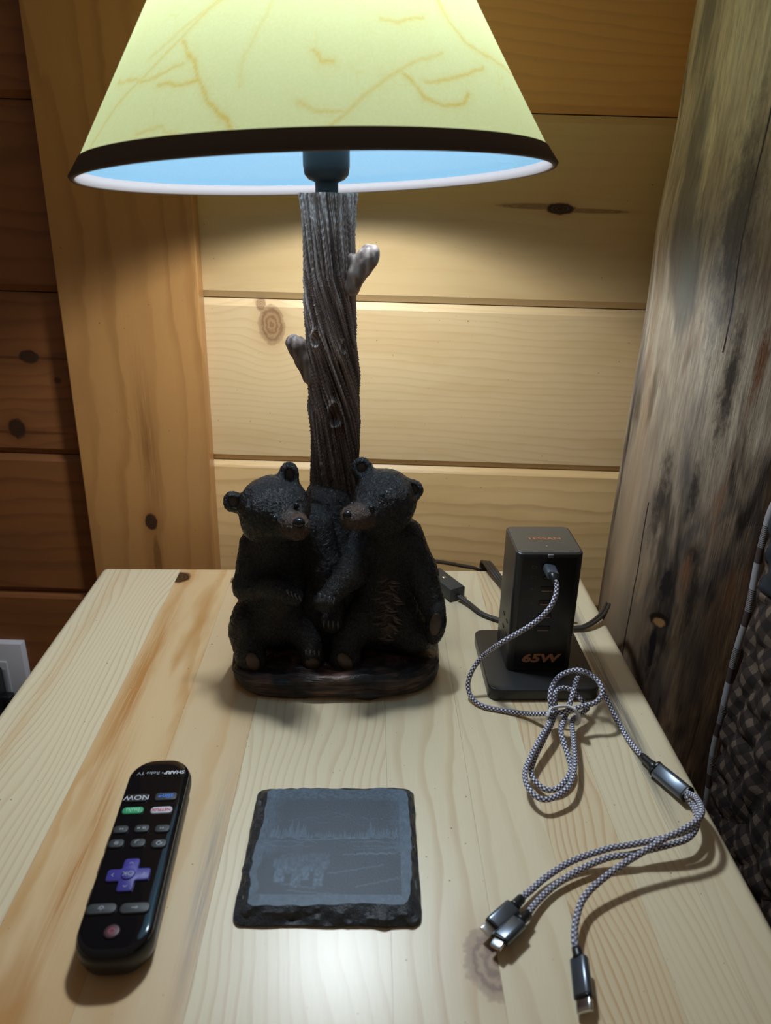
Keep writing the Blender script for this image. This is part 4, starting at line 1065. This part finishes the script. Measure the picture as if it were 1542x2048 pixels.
o = text('wattage_lettering', '65W', .0098, cop, ch, (0, FY-.0005, .0226), (math.pi/2, 0, 0), 1.42, shear=.16, off=.00042)
for s, z, x in (('C1', .1018, -.0112), ('C2', .0931, -.0110), ('A1', .0835, -.0106), ('A2', .0720, -.0103), ('A3', .0608, -.0100), ('A4', .0495, -.0100)):
    text('port_lettering', s, .0034, dim, ch, (x, FY-.0005, z), (math.pi/2, 0, 0), 1.2)
slot = plain('black port cavity', (.0015, .0015, .0015), .5); tong = plain('copper port tongue', (.30, .16, .11), .35, metal=.6)
for z in (.0835, .0720, .0608, .0495):
    p_ = rbox('usb_port', (.0106, .0012, .0046), .0004, slot, ch, (0, FY-.0003, z))
    rbox('tongue', (.0088, .0006, .0009), .0002, tong, p_, (0, -.0006, -.0013))
for z in (.1018, .0931): rbox('usb_c_port', (.0082, .0012, .0030), .0010, slot, ch, (0, FY-.0003, z))
rbox('power_button', (.0042, .0014, .0026), .0005, plain('grey button', (.16, .155, .155), .4), ch, (0, FY-.0004, .1108))
for z in (.0477, .0364):
    for yy_ in (-.009, .003): rbox('outlet_slot', (.0008, .0050, .0018), .0003, slot, ch, (-.0251, yy_, z))

def segbox(name, p, q, w, h, r, mat, parent, roll=0, end=1.0, rv=None):
    """rounded bar from p to q, w wide and h thick, rolled about its axis"""
    p = Vector(p); q = Vector(q); d = (q-p); L = d.length; z = d.normalized()
    x = z.cross(Vector((0, 0, 1))); x = x.normalized() if x.length > 1e-4 else Vector((1, 0, 0)); y = z.cross(x)
    Rm = Matrix((x, y, z)).transposed()@Matrix.Rotation(roll, 3, 'Z')
    bm = bmesh.new(); bmesh.ops.create_cube(bm, size=1)
    for v in bm.verts:
        k = end if v.co.z > 0 else 1
        v.co = Vector((v.co.x*w*k, v.co.y*h*k, v.co.z*L))
    lo_e = [e for e in bm.edges if abs(e.verts[0].co.z-e.verts[1].co.z) > L*.5]
    bmesh.ops.bevel(bm, geom=lo_e, offset=r, segments=5, profile=.5, affect='EDGES')
    rim = [e for e in bm.edges if abs(e.verts[0].co.z-e.verts[1].co.z) < L*.1 and len(e.link_faces) == 2 and e.calc_face_angle(0) > .7]
    bmesh.ops.bevel(bm, geom=rim, offset=min(.0005, L*.2), segments=2, profile=.5, affect='EDGES')
    for v in bm.verts: v.co = Rm@v.co+(p+q)/2
    return sharp(bm_obj(name, bm, mat, parent), 35)

# ------------------------------------------------------------------ braided charging cable
t = NT('braided nylon', .62, .3); U = t.xyz(t.attr('cuv'))
s_ = t.M('MULTIPLY', U[0], 340.0); v_ = t.M('MULTIPLY', U[1], 4.0)
a = t.M('SINE', t.M('MULTIPLY', s_, 2*math.pi)); b = t.M('SINE', t.M('MULTIPLY', v_, 2*math.pi))
pr_ = t.M('MULTIPLY', a, b)
t.bump(pr_, .5, .0005)
braid = t.base(t.mix(t.ramp(pr_, [(-.0, 0.0), (.30, 1.0)]), (.085, .070, .105), (.78, .79, .88)))
sil = plain('grey anodised shell', (.15, .17, .20), .30, metal=.8); blk = plain('black strain relief', (.012, .012, .013), .35); steel = plain('steel contact', (.65, .64, .62), .22, metal=1.0)
cab = empty('charging_cable', (0, 0, 0)); cab.location = (.14, .40, T)
tag(cab, 'grey braided three-headed charging cable looped and tied in front of the charging tower', 'cable')
def cb(p): return Vector(p)-Vector((.14, .40, T))
def path(L): return [cb(atz(*p)) for p in L]
y0 = .474
pp = [(1110, 1160, .4760), (1114, 1172, .4735), (1111, 1192, .470), (1100, 1215, .467), (1076, 1240, .466), (1040, 1264, .466), (1003, 1285, .466)]
main = [cb(at(*p)) for p in pp]+path([
 (967, 1312, .034), (945, 1340, .022), (936, 1370, .011), (944, 1396, .004), (968, 1413, .0022), (1008, 1421, .0022), (1050, 1427, .004), (1080, 1428, .010), (1120, 1425, .0185), (1138, 1421, .0205), (1171, 1411, .022),
 (1191, 1405, .024), (1203, 1390, .028), (1203, 1375, .031), (1191, 1357, .034), (1168, 1343, .036), (1146, 1341, .035), (1121, 1351, .032), (1106, 1369, .029), (1100, 1393, .024), (1102, 1420, .0165),
 (1098, 1446, .0155), (1080, 1478, .014), (1062, 1513, .012), (1050, 1546, .011), (1058, 1578, .010), (1082, 1598, .0095), (1110, 1594, .0095), (1138, 1571, .011), (1149, 1533, .012), (1147, 1482, .013),
 (1144, 1448, .0120), (1150, 1434, .010), (1166, 1425, .0095), (1175, 1415, .011), (1168, 1405, .0135), (1156, 1392, .0155), (1143, 1380, .0175), (1127, 1376, .0185), (1114, 1381, .0185), (1109, 1396, .0165), (1111, 1420, .0125),
 (1103, 1448, .0115), (1085, 1484, .009), (1068, 1520, .007), (1063, 1550, .006), (1085, 1576, .005), (1110, 1579, .005), (1131, 1561, .0065), (1142, 1533, .0075), (1128, 1487, .011), (1122, 1460, .0135), (1130, 1435, .0145),
 (1139, 1409, .022), (1146, 1386, .027), (1153, 1361, .0305), (1162, 1347, .0300), (1177, 1346, .026), (1195, 1362, .022), (1207, 1386, .0155), (1220, 1411, .009), (1231, 1434, .005), (1245, 1459, .0028), (1260, 1484, .0024), (1286, 1514, .0048)])
cord = tube('cord', catmull(main, 7), .00180, braid, cab, 14)
seg = [atz(1284, 1512, .0050), atz(1296, 1523, .0055), atz(1314, 1540, .0062), atz(1371, 1586, .0075), atz(1376, 1590, .0078)]
seg = [cb(p) for p in seg]
tube('strain_relief', [seg[0], seg[0].lerp(seg[1], .5), seg[1], seg[1].lerp(seg[2], .5), seg[2]], .0027, blk, cab, 16, rads=[.9, 1, 1, 1.25, 1.4])
spl = segbox('splitter_body', seg[2], seg[3], .0066, .0108, .0030, sil, cab, math.radians(-52))
segbox('splitter_cap', seg[3], seg[4], .0068, .0110, .0030, blk, spl, math.radians(-52)).matrix_parent_inverse = Matrix.Identity(4)
segbox('splitter_cap', seg[2].lerp(seg[1], .25), seg[2], .0068, .0110, .0030, blk, spl, math.radians(-52))
br1 = path([(1372, 1591, .0085), (1388, 1603, .010), (1395, 1621, .013), (1396, 1640, .015), (1384, 1657, .0165), (1354, 1669, .016), (1307, 1681, .014), (1260, 1690, .012), (1215, 1698, .010), (1145, 1722, .0065), (1093, 1754, .005), (1065, 1778, .0048), (1040, 1799, .0055)])
br2 = path([(1370, 1592, .0055), (1380, 1603, .006), (1391, 1622, .008), (1394, 1650, .0095), (1377, 1676, .0098), (1342, 1689, .009), (1295, 1701, .008), (1260, 1709, .008), (1215, 1716, .0075), (1163, 1738, .0055), (1110, 1771, .0042), (1075, 1803, .0045), (1054, 1830, .0058)])
br3 = path([(1376, 1586, .0110), (1391, 1594, .016), (1400, 1607, .020), (1404, 1625, .0225), (1392, 1643, .0235), (1360, 1663, .022), (1330, 1677, .020), (1295, 1699, .017), (1250, 1726, .014), (1198, 1764, .011), (1166, 1799, .009), (1152, 1841, .008), (1149, 1880, .0075), (1153, 1900, .0072)])
for P_ in (br1, br2, br3): tube('branch_cord', catmull(P_, 8), .00178, braid, cab, 14)
def plug(a, b, c, d, zb, roll, kind, w=.0096, h=.0054):
    pa, pb, pc, pd = [cb(atz(x, y, z)) for (x, y), z in zip((a, b, c, d), zb)]
    tube('strain_relief', [pa, pa.lerp(pb, .35), pa.lerp(pb, .7), pb], .0025, blk, cab, 16, rads=[1, 1.05, 1.1, 1.35])
    s = segbox('plug_shell', pb, pc, w, h, .0024, sil, cab, roll)
    segbox('plug_collar', pc, pc.lerp(pd, .10), w*.96, h*.94, .0022, blk, s, roll)
    if kind == 'l':
        t_ = segbox('contact_tip', pc, pd, w*.70, .0019, .0007, steel, s, roll)
    elif kind == 'm': t_ = segbox('contact_tip', pc, pd, w*.64, .0024, .0006, steel, s, roll)
    else: t_ = segbox('contact_tip', pc, pd, w*.86, .0027, .0012, steel, s, roll)
    return s
plug((1043, 1797), (1026, 1815), (986, 1851), (970, 1866), (.0055, .0060, .0062, .0062), math.radians(-8), 'l')
plug((1057, 1828), (1038, 1844), (1001, 1879), (990, 1896), (.0058, .0066, .0068, .0060), math.radians(12), 'm')
plug((1153, 1896), (1158, 1918), (1167, 1994), (1170, 2026), (.0072, .0064, .0056, .0050), math.radians(38), 'c')
# plug in the tower's first port
P0 = cb(Vector((.1325, .4972, T+.1018))); P1 = cb(at(1106, 1152, .4790)); P2 = cb(at(1112, 1166, .4752))
s = segbox('plug_shell', P0+Vector((0, -.0012, 0)), P1, .0092, .0062, .0022, plain('dark grey plug shell', (.10, .115, .14), .32, metal=.5), cab, math.radians(-8), end=.95)
tube('strain_relief', [P1.lerp(P0, .1), P1, P1.lerp(P2, .6), P2], .0026, blk, cab, 14, rads=[1.2, 1.2, 1.0, .85])
# white tie around the bundle
tie = [(1097, 1428, .020), (1102, 1418, .0215), (1120, 1413, .0235), (1138, 1413, .0245), (1150, 1420, .0235), (1157, 1430, .0180), (1155, 1442, .0110), (1148, 1444, .0080), (1125, 1436, .0085), (1104, 1432, .0100), (1097, 1431, .0140)]
tube('tie', catmull(path(tie), 6, closed=True), .001, plain('white plastic tie', (.66, .66, .68), .4), cab, 10, closed=True, flat=(.0009, .0025))

# ------------------------------------------------------------------ lamp cord with in-line switch, charger cord
cordm = plain('dark brown flat cord', (.035, .028, .022), .42)
def twin(name, P, mat, parent, r=.0016, gap=.0014, strands=2, O=Vector((0, 0, 0))):
    P = [p-O for p in catmull(P, 7)]
    VV = []; FF = []; 
    for st in range(strands):
        off = (st-(strands-1)/2)*gap*2
        n = len(P); ns_2 = 10; base_ = len(VV)
        for i in range(n):
            a_ = P[max(0, i-1)]; b_ = P[min(n-1, i+1)]; T1 = (b_-a_).normalized()
            sd_ = T1.cross(Vector((.15, .1, 1))).normalized(); u_ = sd_.cross(T1)
            c_ = P[i]+sd_*off
            for k in range(ns_2):
                g = 2*math.pi*k/ns_2; VV.append(c_+(sd_*math.cos(g)+u_*math.sin(g))*r)
        for i in range(n-1):
            for k in range(ns_2): FF.append((base_+i*ns_2+k, base_+i*ns_2+(k+1) % ns_2, base_+(i+1)*ns_2+(k+1) % ns_2, base_+(i+1)*ns_2+k))
    return mesh_obj(name, VV, FF, mat, parent)
def W3(x, y, z): return Vector((x, y, T+z))
lc = empty('lamp_cord', LO); tag(lc, 'dark flat cord of the bear lamp with an in-line switch, running behind the charging tower', 'cord')
twin('cord', [W3(.022, .6045, .005), W3(.035, .625, .0035), W3(.048, .645, .0030), atz(866, 1150, .006)], cordm, lc, O=LO)
twin('cord', [atz(918, 1192, .0055), atz(940, 1209, .003), atz(965, 1228, .0022), atz(1000, 1241, .0022), W3(.135, .5725, .0022), atz(1150, 1256, .003), atz(1172, 1252, .0040), atz(1192, 1240, .0060), atz(1207, 1225, .0070),
      W3(.2225, .6150, .0045), W3(.2235, .624, -.010), W3(.2215, .640, -.05), W3(.222, .66, -.16), W3(.220, .70, -.40), W3(.18, .712, -.612)], cordm, lc, O=LO)
twin('cord', [W3(-.02, .6045, .006), W3(.010, .640, .006), W3(.030, .680, .009), at(835, 1119, .702), at(880, 1124, .706), at(920, 1131, .712), at(960, 1142, .718), W3(.125, .722, -.04), W3(.13, .725, -.2), W3(.12, .725, -.60)], cordm, lc, O=LO)
sa = atz(866, 1150, .0075); sb_ = atz(915, 1188, .0075)
swm = plain('dark grey switch shell', (.040, .044, .045), .40, bump=(1800, .1, .0002))
sw = segbox('inline_switch', sa-LO, sb_-LO, .0165, .0130, .0016, swm, lc, 0)
dirn = (sb_-sa).normalized(); mid_ = (sa+sb_)/2
an = math.atan2(dirn.y, dirn.x)
o = lathe('screw', [(.0022, 0), (.0022, .0004), (.0018, .0007), (.0004, .0007)], steel, sw, 0, 0, 20); o.location = mid_-LO+Vector((0, 0, .0064))-dirn*.002
for i, s in enumerate(('HC-016', 'AC125V', '3A 375W')):
    side = Vector((-dirn.y, dirn.x, 0))
    text('molded_lettering', s, .0030, plain('molded letter', (.085, .09, .09), .5), sw, mid_-LO+Vector((0, 0, .00650))+dirn*.008+side*(.0042-.0042*i)*0+dirn*(.0036*(i-1)), (0, 0, an-math.pi/2), .9)
bm = bmesh.new()
ww = rbox('thumb_wheel', (.0030, .0110, .0040), .0012, plain('black wheel', (.01, .01, .01), .4), sw, mid_-LO+Vector((0, 0, .000))+Vector((dirn.y, -dirn.x, 0))*.0083, (0, 0, an-math.pi/2+math.pi/2*0))
chc = twin('charger_cord', [W3(.128, .566, .006), W3(.127, .590, .0035), atz(1012, 1180, .0035), atz(1000, 1160, .0045), atz(985, 1140, .008), at(972, 1124, .700), W3(.1205, .7065, -.004), W3(.120, .708, -.03), W3(.122, .712, -.2), W3(.10, .712, -.60)],
            cordm, None, r=.0019, gap=.0017, strands=3)
tag(chc, 'thick dark charger cord draped over the back edge of the table behind the tower', 'cord')
